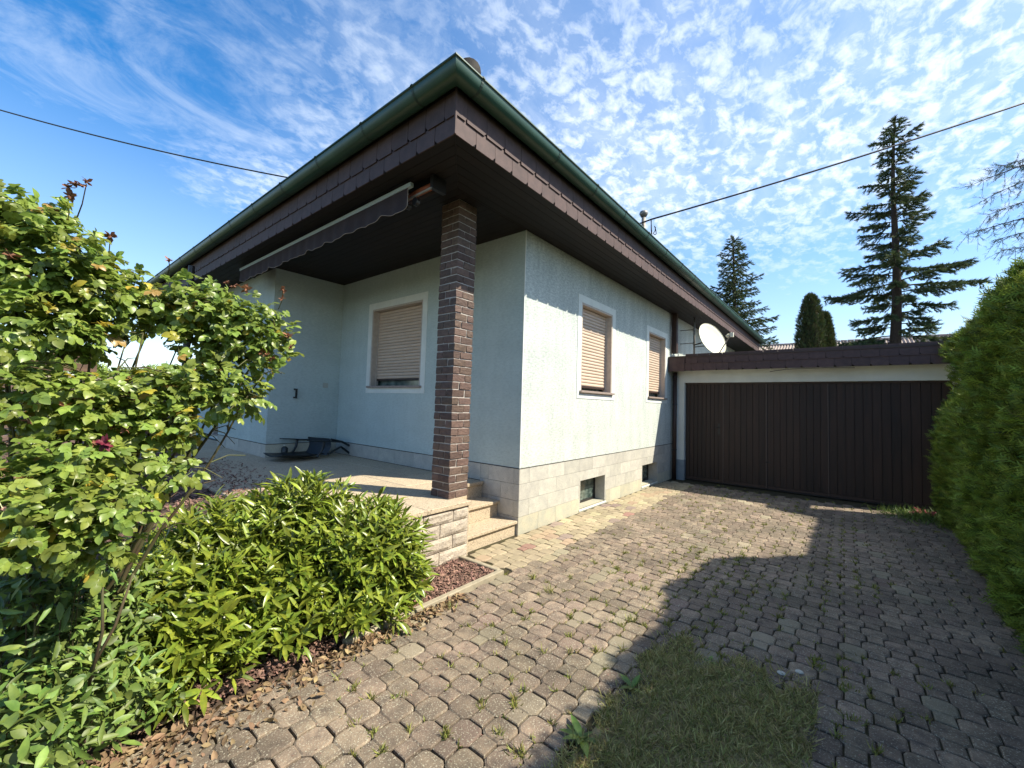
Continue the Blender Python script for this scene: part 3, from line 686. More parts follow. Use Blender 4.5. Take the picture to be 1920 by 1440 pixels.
# brick column
colm = empty('brick_column', (-1.01, 0.10, TZ)); colm.parent = house
CW = 0.262; bh = 3.0585/39; bwid = 0.088; bl = CW-bwid-0.009
MB().box(0.0065, CW-0.0065, 0.0065, CW-0.0065, 0.0, SOF-TZ-0.001).obj('mortar', M['mortar'], colm)
def brickmesh(seed, L, axis):
    r2 = random.Random(seed); b = MB()
    a = (0, L, 0, bwid) if axis == 'X' else (0, bwid, 0, L)
    b.cbox(*a, 0, bh-0.010, 0.004)
    b.v = [(x+r2.uniform(-.0035, .0035), y+r2.uniform(-.0035, .0035), z+r2.uniform(-.0022, .0022)) for x, y, z in b.v]
    return b.mesh('brick', M['brick'])
bX = [brickmesh(s, bl, 'X') for s in range(5)]; bY = [brickmesh(s+9, bl, 'Y') for s in range(5)]
nc = 39
for c in range(nc):
    z = c*bh+0.004; j = lambda: random.uniform(-0.003, 0.003); g2 = 0.009
    if c % 2: P = [('X', 0, 0), ('Y', CW-bwid, 0), ('X', bwid+g2, CW-bwid), ('Y', 0, bwid+g2)]
    else: P = [('X', bwid+g2, 0), ('Y', CW-bwid, bwid+g2), ('X', 0, CW-bwid), ('Y', 0, 0)]
    for ax, x, y in P: inst('brick', random.choice(bX if ax == 'X' else bY), colm, (x+j(), y+j(), z), (0, 0, random.uniform(-.012, .012)))

# switch and hook on the side wall of the bay
MB().cbox(-0.30+0, -0.215, 4.176, 4.193, 1.70, 1.785, 0.004).obj('socket', M['switch'], house)
hk = MB(); hk.box(-0.79, -0.765, 4.13, 4.193, 1.50, 1.525).box(-0.79, -0.765, 4.105, 4.13, 1.50, 1.66).box(-0.79, -0.765, 4.1305, 4.193, 1.635, 1.66); hk.obj('wall_hook', M['black'], house)

# ================================================================== AWNING
aw = empty('awning', (-1.45, 2.4, 3.5), label='retracted awning with brown scalloped valance under the front eave', cat='awning')
AX = -1.545; ay0, ay1 = 0.22, 4.55
def awobj(b, name, m, smooth=False):
    o = b.obj(name, m, aw, smooth); o.location = -Vector(aw.location); return o
awobj(MB().box(AX-0.018, AX+0.018, ay0-0.04, ay1+0.03, 3.515, 3.553), 'front_bar', M['alu'])
awobj(MB().tube([(AX+0.16, ay0-0.20, 3.53), (AX+0.16, ay1, 3.53)], 0.045, 12), 'roller_tube', M['awning'], True)
awobj(MB().tube([(AX+0.11, ay0-0.22, 3.515), (AX+0.11, ay0+0.20, 3.515)], 0.032, 12), 'arm_end', M['orange'], True)
awobj(MB().box(AX+0.06, AX+0.22, ay0-0.27, ay0-0.23, 3.46, 3.585), 'end_bracket', M['black'])
awobj(MB().box(AX+0.06, AX+0.22, ay1+0.04, ay1+0.08, 3.46, 3.585), 'end_bracket', M['black'])
awobj(MB().tube([(AX+0.05, ay0-0.26, 3.455), (AX+0.06, ay0+0.5, 3.44)], 0.012, 8), 'arm', M['galv'])
awobj(MB().tube([(AX+0.05, ay0-0.02, 3.40), (AX+0.09, ay0-0.02, 3.40)], 0.038, 12).tube([(AX+0.05, ay0+0.10, 3.39), (AX+0.09, ay0+0.10, 3.39)], 0.030, 12), 'gearbox', M['black'])
awobj(MB().box(AX+0.03, AX+0.24, ay0+0.3, ay1, 3.572, 3.596), 'cover', M['soffit'])
vb = MB(); hem = []; ns = 132; sc_ = 11
for i in range(ns+1):
    y = ay0+(ay1-ay0)*i/ns; ph = (i/ns)*sc_
    drop = 0.175+0.022*abs(math.sin(math.pi*ph))+0.008*math.sin(i*0.37)
    wv = 0.006*math.sin(i*0.9)+0.004*math.sin(i*0.31)
    vb.v += [(AX-0.014, y, 3.512), (AX-0.014+wv, y, 3.512-drop*0.5), (AX-0.014+wv*1.7, y, 3.512-drop)]
    hem.append((AX-0.014+wv*1.7, y, 3.512-drop))
for i in range(ns):
    for j in range(2): a = i*3+j; vb.f.append((a, a+3, a+4, a+1))
awobj(vb, 'valance', M['awning'], True); awobj(MB().tube(hem, 0.003, 5), 'hem', M['cord'])
awobj(MB().tube([hem[0], (AX-0.012, ay0, 3.512)], 0.0035, 5), 'hem', M['cord'])

# ================================================================== GARAGE
gar = empty('garage', (5.5, -2.1, 0), label='flat roofed attached garage with wide dark brown ribbed door', cat='garage')
def gobj(b, name, m, parent=None, smooth=False):
    o = b.obj(name, m, parent or gar, smooth)
    if parent is None: o.location = -Vector(gar.location)
    return o
GX = 5.46; GY0, GY1 = -0.255, -4.29
gobj(MB().box(GX, GX+0.22, GY0, -0.0155, 0.42, 2.345), 'wall', M['garagewall'])
gobj(MB().box(GX-0.006, GX+0.22, GY0-0.004, -0.0145, -0.02, 0.4195), 'wall_base', M['greybase'])
gobj(MB().box(GX, GX+0.22, GY1, GY0-0.0005, 2.085, 2.345), 'lintel', M['garagewall'])
gobj(MB().box(GX, GX+0.22, -4.44, GY1-0.0005, 0.0, 2.345), 'wall', M['garagewall'])
gobj(MB().box(GX+0.23, 11.4, -4.44, -4.24, 0.0, 2.345).box(11.2, 11.4, -4.09, -0.0155, 0.0, 2.345), 'wall', M['garagewall'])
gobj(MB().box(5.16, 11.6, -4.47, -0.0155, 2.36, 2.585), 'roof_slab', M['soffit'])
gobj(MB().box(5.165, 11.6, -4.47, -0.0155, 2.586, 2.60), 'roof_felt', M['felt'])
gobj(MB().box(5.135, 5.195, -4.475, -0.012, 2.601, 2.632), 'roof_edge', M['brownmetal'])
gs = empty('fascia'); gs.parent = gar; gs.location = -Vector(gar.location)
shingles('X', 5.158, -4.47, -0.35, 2.318, gs)
gobj(MB().box(5.145, 5.159, -0.345, -0.013, 2.312, 2.598), 'fascia_end', M['shingle'])
door = empty('garage_door'); door.parent = gar; door.location = -Vector(gar.location)
DX = GX+0.10
MB().box(DX+0.018, DX+0.05, GY1+0.002, GY0-0.002, 0.022, 2.083).obj('backing', M['door'], door)
leaves = [(-0.265, -1.005, 0.086, 9), (-1.010, -1.75, 0.108, 0), (-1.79, -2.72, 0.108, 0), (-2.735, -4.285, 0.12, 0)]
MB().box(DX-0.012, DX+0.017, GY1+0.002, GY0-0.002, 2.052, 2.083).obj('top_rail', M['brownmetal'], door)
MB().box(DX-0.03, DX+0.03, GY1+0.002, GY0-0.002, 0.004, 0.020).obj('bottom_track', M['black'], door)
for li, (ya, yb, pw, _) in enumerate(leaves):
    W_ = ya-yb
    MB().box(DX-0.006, DX+0.017, yb+0.002, ya-0.002, 0.024, 0.07).obj('bottom_rail', M['brownmetal'], door)
    n_ = max(1, round(W_/pw)); pw2 = W_/n_
    me = MB().cbox(-0.004, 0.017, 0.0035, pw2-0.0035, 0.072, 2.048, 0.004).mesh('rib', M['door'])
    for i in range(n_): inst('rib', me, door, (DX-(0.0 if i % 2 else 0.003), yb+i*pw2, 0))
for y_ in (-1.770, -1.0075, -2.7275): MB().box(DX-0.022, DX-0.0055, y_-0.008, y_+0.008, 0.03, 2.05).obj('leaf_edge', M['leafedge'], door)
MB().box(DX-0.004, DX+0.017, -1.785, -1.755, 0.024, 2.05).obj('leaf_edge', M['leafedge'], door)
hd = MB(); hd.box(DX-0.014, DX-0.0075, -0.945, -0.905, 1.0, 1.24).tube([(DX-0.014, -0.925, 1.15), (DX-0.06, -0.925, 1.15), (DX-0.062, -0.86, 1.145)], 0.009, 8).tube([(DX-0.02, -0.925, 1.05), (DX-0.008, -0.925, 1.05)], 0.012, 8)
hd.obj('handle', M['black'], door)
MB().box(DX-0.03, DX-0.024, -1.84, -1.76, 0.52, 0.545).obj('latch', M['black'], door)
# short loose cable under the fascia
gobj(MB().tube([(5.14, -1.95+0.07, 2.255), (5.142, -1.99, 2.275), (5.142, -2.12, 2.292), (5.142, -2.35, 2.303), (5.145, -2.7, 2.305), (5.145, -3.1, 2.290)], 0.006, 6), 'loose_cable', M['black'])

# ================================================================== SATELLITE DISH
dish = empty('satellite_dish', (5.98, -0.31, 2.60), label='weathered cream satellite dish on a pole above the garage roof', cat='satellite dish')
def dobj(b, name, m, smooth=False):
    o = b.obj(name, m, dish, smooth); o.location = -Vector(dish.location); return o
dobj(MB().tube([(5.98, -0.31, 2.60), (5.98, -0.31, 3.595)], 0.022, 10), 'pole', M['galv'], True)
Cn = Vector((5.80, -0.735, 3.06)); nd = Vector((math.cos(R(238))*math.cos(R(24)), math.sin(R(238))*math.cos(R(24)), math.sin(R(24))))
ux = nd.cross(Vector((0, 0, 1))).normalized(); uz = ux.cross(nd).normalized()
db = MB(); rings = 9; seg = 36
for lay, off in ((0, 0.0), (1, -0.006)):
    for i in range(rings+1):
        r0 = i/rings
        for j in range(seg):
            t = 2*math.pi*j/seg; a_ = 0.335*r0*math.cos(t); b_ = 0.395*r0*math.sin(t)
            db.v.append(tuple(Cn+ux*a_+uz*b_+nd*(0.07*(r0*r0-1)+off)))
for lay in (0, 1):
    base = lay*(rings+1)*seg
    for i in range(rings):
        for j in range(seg):
            a = base+i*seg+j; b = base+i*seg+(j+1) % seg; db.f.append((a, b, b+seg, a+seg))
for j in range(seg):
    a = rings*seg+j; b = rings*seg+(j+1) % seg; m_ = (rings+1)*seg; db.f.append((a, b, b+m_, a+m_))
dobj(db, 'reflector', M['dish'], True)
rim = [tuple(Cn+ux*0.335*math.cos(2*math.pi*j/40)+uz*0.395*math.sin(2*math.pi*j/40)) for j in range(41)]
dobj(MB().tube(rim, 0.006, 6, cap=False), 'rim', M['dish'], True)
foot = Cn-uz*0.40-nd*0.01; lnb = Cn+nd*0.42-uz*0.16
dobj(MB().tube([foot, lnb-uz*0.03], 0.011, 8), 'arm', M['galv'])
dobj(MB().tube([lnb-nd*0.07, lnb-nd*0.02], 0.034, 12).tube([lnb-nd*0.02, lnb+nd*0.06], 0.022, 12), 'receiver_head', M['dish'], True)
bc = lnb+nd*0.05-uz*0.03
dobj(MB().box(bc.x-0.03, bc.x+0.03, bc.y-0.03, bc.y+0.03, bc.z-0.05, bc.z+0.04), 'receiver_box', M['dish'])
for j in (-0.035, 0.035): dobj(MB().tube([Cn+ux*j-nd*0.068, Cn+ux*j-nd*0.060], 0.007, 6), 'bolt', M['galv'])
back = Cn-nd*0.08
dobj(MB().tube([back, (5.98, -0.31, 2.98)], 0.014, 8).tube([back+Vector((0, 0, -.1)), (5.98, -0.31, 2.93)], 0.010, 8), 'mounting_bracket', M['black'])
dobj(MB().tube([(5.98, -0.31, 3.02), (5.98, 0.001, 3.02)], 0.010, 6).tube([(5.98, -0.31, 3.33), (5.98, 0.001, 3.33)], 0.010, 6).tube([(5.98, -0.31, 2.99), (5.98, -0.31, 3.05)], 0.032, 8).tube([(5.98, -0.31, 3.30), (5.98, -0.31, 3.36)], 0.032, 8), 'wall_bracket', M['galv'])

# ================================================================== MAST AND CABLES
mt = at(1207, 399, 11.4)
mast = empty('roof_mast', (mt.x, mt.y, 4.5), label='short metal electricity mast with cap standing on the house roof', cat='mast')
def mobj(b, name, m, smooth=False):
    o = b.obj(name, m, mast, smooth); o.location = -Vector(mast.location); return o
mobj(MB().tube([(mt.x, mt.y, 4.4), (mt.x, mt.y, mt.z-0.05)], 0.055, 12), 'pole', M['galv'], True)
mobj(MB().tube([(mt.x, mt.y, mt.z-0.12), (mt.x, mt.y, mt.z-0.03), (mt.x, mt.y, mt.z+0.03), (mt.x, mt.y, mt.z+0.06)], [0.07, 0.12, 0.10, 0.03], 12), 'cap', M['galv'], True)
al = at(1200, 419, 11.4); ar = at(1222, 411, 11.2)
mobj(MB().tube([al, ar], 0.022, 8), 'cross_arm', M['black'])
lp = [ar+Vector((0.02*math.sin(t*9), 0.02*math.cos(t*7), -0.55*math.sin(math.pi*t)*1.0)) for t in [i/12 for i in range(13)]]
mobj(MB().tube(lp, 0.013, 6).tube([p+Vector((0.10*math.sin(i), -0.08, 0.08)) for i, p in enumerate(lp[2:11])], 0.012, 6), 'cable_loop', M['black'])
def cable(A, B, sag, label, rad):
    pts = [A.lerp(B, t)-Vector((0, 0, sag*4*t*(1-t))) for t in [i/40 for i in range(41)]]
    o = MB().tube(pts, rad, 6).obj('power_cable', M['black'], None, True)
    tag(o, label, 'cable', 'overhead power cables'); return o
cable(ar, at(2300, 60, 10.0), 0.15, 'thick black power cable rising from the roof mast past the tall spruce', 0.022)
cable(al, at(-420, 70, 12.0), 0.9, 'thin power cable crossing the open sky left of the roof', 0.019)

# ================================================================== BARN
barn = empty('barn', (24, -5, 0), label='low building with grey brown corrugated roof beyond the garage', cat='building')
nw = 120; y0b, y1b = -13.0, 4.5; vs = []; fs = []
cols_ = nw*4
for i in range(cols_+1):
    y = y0b+(y1b-y0b)*i/cols_; h_ = 0.045*math.cos(2*math.pi*i/4)
    for (x_, z_) in ((20.5, 3.42), (26.0, 5.62)): vs.append((x_, y, z_+h_))
for i in range(cols_): a = i*2; fs.append((a, a+2, a+3, a+1))
me = bpy.data.meshes.new('corrugated_roof'); me.from_pydata(vs, [], fs); me.materials.append(M['barnroof'])
o = inst('corrugated_roof', me, barn, -Vector(barn.location))
o = MB().poly([(26.0, y0b, 5.58), (26.0, y1b, 5.58), (31.5, y1b, 3.3), (31.5, y0b, 3.3)]).obj('corrugated_roof', M['barnroof'], barn); o.location = -Vector(barn.location)
rc = MB()
for i in range(58):
    y = y0b+i*0.3; rc.tube([(26.0, y, 5.65+0.004*(i % 3)), (26.0, y+0.285, 5.665)], 0.075, 8)
o = rc.obj('ridge_caps', M['barnroof'], barn); o['kind'] = 'stuff'; o.location = -Vector(barn.location)
o = MB().box(20.9, 31.0, y0b+0.2, y1b-0.2, -0.05, 3.28).obj('wall', M['garagewall'], barn); o.location = -Vector(barn.location)

# ================================================================== GARDEN WALL (behind the rose)
gw = empty('garden_wall', (-3.1, 4.95, 0.5), label='brown brick garden wall at the left end of the terrace behind the rose', cat='wall')
MB().box(-1.42, 1.06, -0.095, 0.11, 0.0, 1.16).obj('mortar', M['mortar'], gw)
def gbrick(seed):
    r2 = random.Random(seed); b = MB().cbox(0, 0.222, 0, 0.10, 0, 0.066, 0.004); b.v = [(x, y+r2.uniform(-.004, .004), z+r2.uniform(-.0015, .0015)) for x, y, z in b.v]; return b.mesh('brick', M['brick'])
gbm = [gbrick(k) for k in range(4)]
for r_ in range(15):
    for c in range(11):
        x = -1.42+c*0.232-(0.116 if r_ % 2 else 0)
        if x < -1.43 or x > 1.06-0.2: continue
        inst('brick', random.choice(gbm), gw, (x, -0.107, 0.008+r_*0.076))
MB().cbox(-1.44, 1.10, -0.14, 0.15, 1.161, 1.215, 0.006).obj('capping', M['kerb'], gw)
scr = empty('timber_screen', (-3.55, 4.99, 1.72), label='dark wooden board screen standing on the garden wall behind the rose', cat='screen')
for k in range(3): MB().cbox(-0.9, 0.50, -0.02, 0.015, 0.05+k*0.12, 0.16+k*0.12, 0.003).obj('board', M['wood'], scr)
for x in (-0.85, 0.42): MB().box(x, x+0.06, 0.016, 0.07, -0.005, 0.42).obj('post', M['wood'], scr)
post = MB().tube([(-2.02, 5.3, 0.5), (-2.02, 5.3, 3.60)], 0.045, 12).obj('porch_post', M['black'], None); tag(post, 'slim dark post at the far left end of the terrace', 'post')

# ================================================================== GARDEN CHAIR lying on its back
ch = empty('garden_chair', (-0.62, 3.86, TZ), label='dark plastic garden chair tipped onto its back in the terrace corner', cat='chair')
ch.rotation_euler = (0, 0, R(16)); ch.scale = (1.15, 1.05, 0.80)
# local x: along the backrest (negative = head), z up
sh = MB(); nu, nv_ = 12, 8
for lay in (0, 1):
    for i in range(nu+1):
        u = i/nu
        for j in range(nv_+1):
            v_ = -1+2*j/nv_; wdt = 0.27*(0.72+0.28*math.sin(math.pi*min(1, u*1.1)))
            z = 0.03+0.055*v_*v_+0.06*(1-u)**3+(0.014 if lay == 0 else 0)
            sh.v.append((-0.58+0.66*u, v_*wdt, z))
n1 = (nu+1)*(nv_+1)
for i in range(nu):
    for j in range(nv_):
        a = i*(nv_+1)+j; sh.f.append((a, a+nv_+1, a+nv_+2, a+1)); sh.f.append((n1+a, n1+a+1, n1+a+nv_+2, n1+a+nv_+1))
for j in range(nv_):
    for i in (0, nu): a = i*(nv_+1)+j; sh.f.append((a, a+1, a+1+n1, a+n1))
for i in range(nu):
    for j in (0, nv_): a = i*(nv_+1)+j; sh.f.append((a, a+nv_+1, a+nv_+1+n1, a+n1))
sh.obj('backrest', M['plastic'], ch, True)
st = MB()
for i in range(7): t = i/6; st.v += [(0.10+0.07*math.sin(t*2.6), -0.235, 0.05+0.34*t), (0.10+0.07*math.sin(t*2.6), 0.235, 0.05+0.34*t)]
for i in range(6): st.f.append((2*i, 2*i+1, 2*i+3, 2*i+2))
st.obj('seat', M['sheet'], ch, True)
for s_ in (-1, 1):
    MB().hexa([(-0.26, s_*0.29-0.032, 0.375), (0.26, s_*0.29-0.032, 0.30), (0.26, s_*0.29+0.032, 0.30), (-0.26, s_*0.29+0.032, 0.375)], [(-0.27, s_*0.29-0.032, 0.395), (0.27, s_*0.29-0.032, 0.32), (0.27, s_*0.29+0.032, 0.32), (-0.27, s_*0.29+0.032, 0.395)]).obj('armrest', M['plastic'], ch)
    MB().tube([(-0.10, s_*0.27, 0.05), (-0.02, s_*0.285, 0.2), (0.0, s_*0.29, 0.345)], 0.018, 8).obj('arm_post', M['plastic'], ch)
    MB().tube([(0.12, s_*0.23, 0.07), (0.34, s_*0.25, 0.20), (0.52, s_*0.27, 0.02)], 0.022, 8).obj('leg', M['plastic'], ch)
    MB().tube([(0.16, s_*0.24, 0.37), (0.36, s_*0.25, 0.30), (0.56, s_*0.27, 0.16)], 0.022, 8).obj('leg', M['plastic'], ch)
bt = empty('watering_bottle', (-0.92, 4.10, TZ), label='small dark bottle standing by the plinth behind the tipped chair', cat='bottle')
MB().tube([(0, 0, 0), (0, 0, 0.02), (0, 0, 0.15), (0, 0, 0.18)], [0.045, 0.05, 0.05, 0.02], 12).obj('body', M['plastic'], bt, True)
MB().tube([(0, 0, 0.18), (0, 0, 0.205)], 0.02, 10).obj('cap', M['switch'], bt)

# ================================================================== HEDGE (right)
def smooth(a, b, x): t = min(max((x-a)/(b-a), 0), 1); return t*t*(3-2*t)
def hedge_prof(x):
    """front profile (y,z) list from ground up over the top for position x along the hedge"""
    near = 1-smooth(1.75, 2.45, x); far = smooth(4.72, 4.92, x)
    H = 2.72+0.05*math.sin(x*2.1)
    pts = []
    for k in range(15):
        t = k/14; z = H*t
        y = -3.90-0.15*smooth(1.2, 2.6, x)-0.10*(1-min(1, z/0.5))+0.04*math.sin(x*3+z*2)
        if z > H-0.55: y -= 0.62*((z-(H-0.55))/0.55)**2.2
        ysl = min(y, -2.84-0.825*z)          # made-up slope along the sun's rays, leaves a lit patch on the paving
        yfar = -4.235+0.02*math.sin(z*3)-(0.4*max(0, (z-(H-0.3))/0.3)**2)
        yy = ysl*(1-near)+y*near; yy = yy*(1-far)+yfar*far
        pts.append((yy, z*(1+0.09*far)))
    pts.append((min(pts[-1][0]-0.5, -5.1), pts[-1][1]*0.99)); pts.append((-5.5, pts[-2][1]*0.9)); pts.append((-5.6, 0.0))
    return pts
hedge = empty('thuja_hedge', (1.0, -4.6, 0), label='tall clipped green conifer hedge along the right side of the driveway', cat='hedge')
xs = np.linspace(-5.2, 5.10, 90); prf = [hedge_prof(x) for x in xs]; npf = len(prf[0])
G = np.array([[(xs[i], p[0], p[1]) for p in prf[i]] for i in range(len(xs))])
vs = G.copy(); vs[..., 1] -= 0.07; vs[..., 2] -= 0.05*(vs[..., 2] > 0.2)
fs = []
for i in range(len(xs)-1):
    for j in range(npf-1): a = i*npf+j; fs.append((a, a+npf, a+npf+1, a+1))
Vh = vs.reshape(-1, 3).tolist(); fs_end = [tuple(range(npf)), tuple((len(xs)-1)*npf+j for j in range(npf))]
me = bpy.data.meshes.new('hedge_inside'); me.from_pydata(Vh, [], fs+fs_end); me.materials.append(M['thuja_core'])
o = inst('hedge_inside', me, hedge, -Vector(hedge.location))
# spray geometry: feathery fan of narrow leaflets
def fan(nl, L, wd, spread):
    v = []; f = []
    v += [(-wd*0.5, 0, 0), (wd*0.5, 0, 0), (0, L, 0.0)]; f.append((0, 1, 2))
    for i in range(nl):
        t = 0.12+0.72*i/(nl-1 if nl > 1 else 1); s_ = -1 if i % 2 else 1
        bx, by = 0, L*t; l2 = L*0.55*(1-0.5*t)*spread
        k = len(v); v += [(bx, by-wd*0.45, 0.002), (bx, by+wd*0.45, 0.0), (bx+s_*l2*0.72, by+l2*0.75, 0.012*s_*0.3)]; f.append((k, k+1, k+2))
    return np.array(v), np.array(f)
fv, ff = fan(7, 0.085, 0.0125, 1.0)
def sample_grid(G, n, xw=None):
    I, J = G.shape[0]-1, G.shape[1]-1
    A = G[:-1, :-1]; B = G[1:, :-1]; C2 = G[:-1, 1:]
    ar = np.linalg.norm(np.cross(B-A, C2-A), axis=2)
    if xw is not None: ar = ar*xw(A)
    pr = (ar/ar.sum()).ravel(); idx = rng.choice(I*J, n, p=pr); i, j = idx//J, idx % J
    s, t = rng.random(n), rng.random(n)
    P00, P10, P01, P11 = G[i, j], G[i+1, j], G[i, j+1], G[i+1, j+1]
    P = (P00*((1-s)*(1-t))[:, None]+P10*(s*(1-t))[:, None]+P01*((1-s)*t)[:, None]+P11*(s*t)[:, None])
    nr = np.cross(P10-P00, P01-P00); nr /= np.maximum(np.linalg.norm(nr, axis=1, keepdims=True), 1e-6); return P, nr
def wx(A): return np.where((A[..., 0] > -0.6) & (A[..., 0] < 3.4), 1.0, np.where(A[..., 0] >= 3.4, 0.5, 0.22))*np.where(A[..., 1] < -5.0, 0.15, 1.0)
P, nr = sample_grid(G, 95000, wx)
nr = np.where((nr[:, 1:2] > 0) | (nr[:, 2:3] > 0.3), nr, -nr)
clump = 0.065*np.sin(P[:, 0:1]*9+P[:, 2:3]*4)*np.sin(P[:, 2:3]*11+P[:, 0:1]*3)+0.035*np.sin(P[:, 0:1]*23)*np.sin(P[:, 2:3]*19+1)
P = P+nr*(clump+rng.uniform(-0.05, 0.035, (len(P), 1)))
d = nr*0.55+np.array([[-0.15, 0.1, 0.38]])+unit(len(P))*0.55
Ms = frames(d, unit(len(P)))*rng.uniform(0.6, 1.35, len(P))[:, None, None]
o = scatter('hedge_sprays', fv, ff, Ms, P-np.array(hedge.location), M['thuja'], hedge)
# longer stray shoots on the outline
P2, nr2 = sample_grid(G, 700, wx); nr2 = np.where((nr2[:, 1:2] > 0) | (nr2[:, 2:3] > 0.3), nr2, -nr2)
Ms = frames(nr2*0.8+unit(700)*0.5+np.array([[-0.3, 0, 0.2]]), unit(700))*rng.uniform(0.9, 1.7, 700)[:, None, None]
scatter('stray_shoots', fv, ff, Ms, P2-np.array(hedge.location), M['thuja'], hedge)

# ================================================================== CONIFERS
def conifer(name, base, H, Lmax, z0, label, cat, nbr, seed, m, bend=(0, 0), prof=None, droop=0.25, trunk_r=0.22, dens=1.0, bare=0.0, group=None, tuft=0.14, gaps=0.25):
    r2 = np.random.default_rng(seed); T = empty(name, base, label=label, cat=cat, group=group)
    ctr = lambda z: np.array([bend[0]*(z/H)**2+0.10*math.sin(z*0.5+seed), bend[1]*(z/H)**2+0.06*math.sin(z*0.7), z])
    b = MB(); zs_ = np.linspace(0, H, 14); b.tube([tuple(ctr(z)) for z in zs_], [trunk_r*(1-0.94*(z/H))+0.01 for z in zs_], 9); b.obj('trunk', M['bark'], T, True)
    br = MB(); tp, td, ts = [], [], []
    for i in range(nbr):
        f = (i+r2.random())/nbr; z = z0+(H*0.985-z0)*f
        t = (z-z0)/(H-z0); L = Lmax*(prof(t) if prof else (1-t)**0.8)*r2.uniform(1-gaps*1.6, 1+gaps*0.4)
        az = i*2.39996+r2.uniform(-0.5, 0.5); L = max(L, 0.18)
        o3 = ctr(z); dv = np.array([math.cos(az), math.sin(az), 0]); n_ = 9; pts = []
        up0 = 0.30+0.9*t**2; dr = droop*(1-t)*r2.uniform(0.6, 1.4)
        for k2 in range(n_+1):
            s = k2/n_; pts.append(o3+dv*L*s+np.array([0, 0, L*(up0*s*0.5-dr*1.6*s*s+dr*0.9*s**3)]))
        pts = np.array(pts); br.tube([tuple(p) for p in pts], [0.012+0.022*L/Lmax*(1-k2/n_)+0.002 for k2 in range(n_+1)], 4, cap=False)
        side = np.cross(dv, [0, 0, 1])
        ntw = max(4, int(L*13*dens))
        for k2 in range(ntw):
            s = bare*(1-t)*0.6+(1-bare*(1-t)*0.6)*(k2+r2.random())/ntw; q_ = s*n_; a = min(int(q_), n_-1); p = pts[a]+(pts[a+1]-pts[a])*(q_-a)
            sg = -1 if k2 % 2 else 1; tl = (0.13+0.30*L*(1-s)**0.7*0.5+0.10)*r2.uniform(0.5, 1.15)
            tw = dv*0.75+side*sg*r2.uniform(0.35, 1.0)+np.array([0, 0, r2.uniform(-0.75, -0.02)*(1-t*0.7)]); tw /= np.linalg.norm(tw)
            nt_ = max(2, int(tl/ (tuft*0.42)))
            for k3 in range(nt_):
                pp = p+tw*tl*(k3+0.4)/nt_+np.array([0, 0, -0.25*tl*((k3+0.4)/nt_)**2]); tp.append(pp); td.append(tw+r2.normal(size=3)*0.28); ts.append(r2.uniform(0.65, 1.2)*(1 if k3 < nt_-1 else 1.2))
        for k2 in range(max(3, int(L*6))): # needles along the branch top
            s = r2.uniform(bare*(1-t), 1.0); q_ = s*n_; a = min(int(q_), n_-1); tp.append(pts[a]+(pts[a+1]-pts[a])*(q_-a)); td.append(dv+r2.normal(size=3)*0.5+np.array([0, 0, 0.3])); ts.append(r2.uniform(0.7, 1.1))
        tp.append(pts[-1]); td.append(dv+np.array([0, 0, 0.4])); ts.append(1.3)
    for k2 in range(int(14+H)): # leader
        z = H-0.9*k2/(14+H)*1.2; tp.append(ctr(z)); td.append(r2.normal(size=3)*0.7+np.array([0, 0, 0.8])); ts.append(0.9)
    br.obj('branches', M['bark'], T)
    # tuft: crossed spiky blades
    v = []; f_ = []; Lt = tuft; nbl = 5
    for k2 in range(nbl):
        a = math.pi*k2/nbl; c_, s_ = math.cos(a), math.sin(a); wd = 0.016 if tuft > 0.1 else 0.012
        for (ya, yb, side_) in ((0.0, 0.62, 1), (0.25, 0.85, -1), (0.4, 1.1, 1)):
            kk = len(v); rr = Lt*0.30*side_; v += [(0, Lt*ya-wd, 0), (0, Lt*ya+wd*1.6, 0), (rr*c_, Lt*yb, rr*s_)]; f_.append((kk, kk+1, kk+2))
    kk = len(v); v += [(-0.02, 0, 0), (0.02, 0, 0), (0, Lt*1.15, 0), (0, 0, -0.02), (0, 0, 0.02), (0, Lt*1.15, 0)]; f_ += [(kk, kk+1, kk+2), (kk+3, kk+4, kk+5)]
    td = np.array(td); Ms = frames(td, r2.normal(size=td.shape))*np.array(ts)[:, None, None]
    scatter('needles', np.array(v), np.array(f_), Ms, np.array(tp), m, T)
    return T
def spruce_prof(t):
    return (1-t)**0.72*(0.72+0.28*math.sin(t*21+1.0))*(0.60+0.40*min(1, t/0.18))
conifer('spruce_tree', (18.3, -4.55, 0), 13.6, 3.35, 3.6, 'tall sparse spruce with bare lower trunk rising behind the garage roof', 'tree', 100, 5, M['needle'], bend=(0.1, -0.1), prof=spruce_prof, droop=0.36, trunk_r=0.25, dens=1.7, bare=0.45, group='spruces beyond the garage', tuft=0.17, gaps=0.36)
conifer('spruce_tree', (19.6, 1.45, 0), 10.6, 3.2, 1.5, 'shorter dense dark spruce beside the far end of the house roof', 'tree', 120, 8, M['needle'], droop=0.12, trunk_r=0.20, dens=1.25, prof=lambda t: (1-t)**0.85*(0.9+0.1*math.sin(t*30)), group='spruces beyond the garage', tuft=0.16, gaps=0.2)
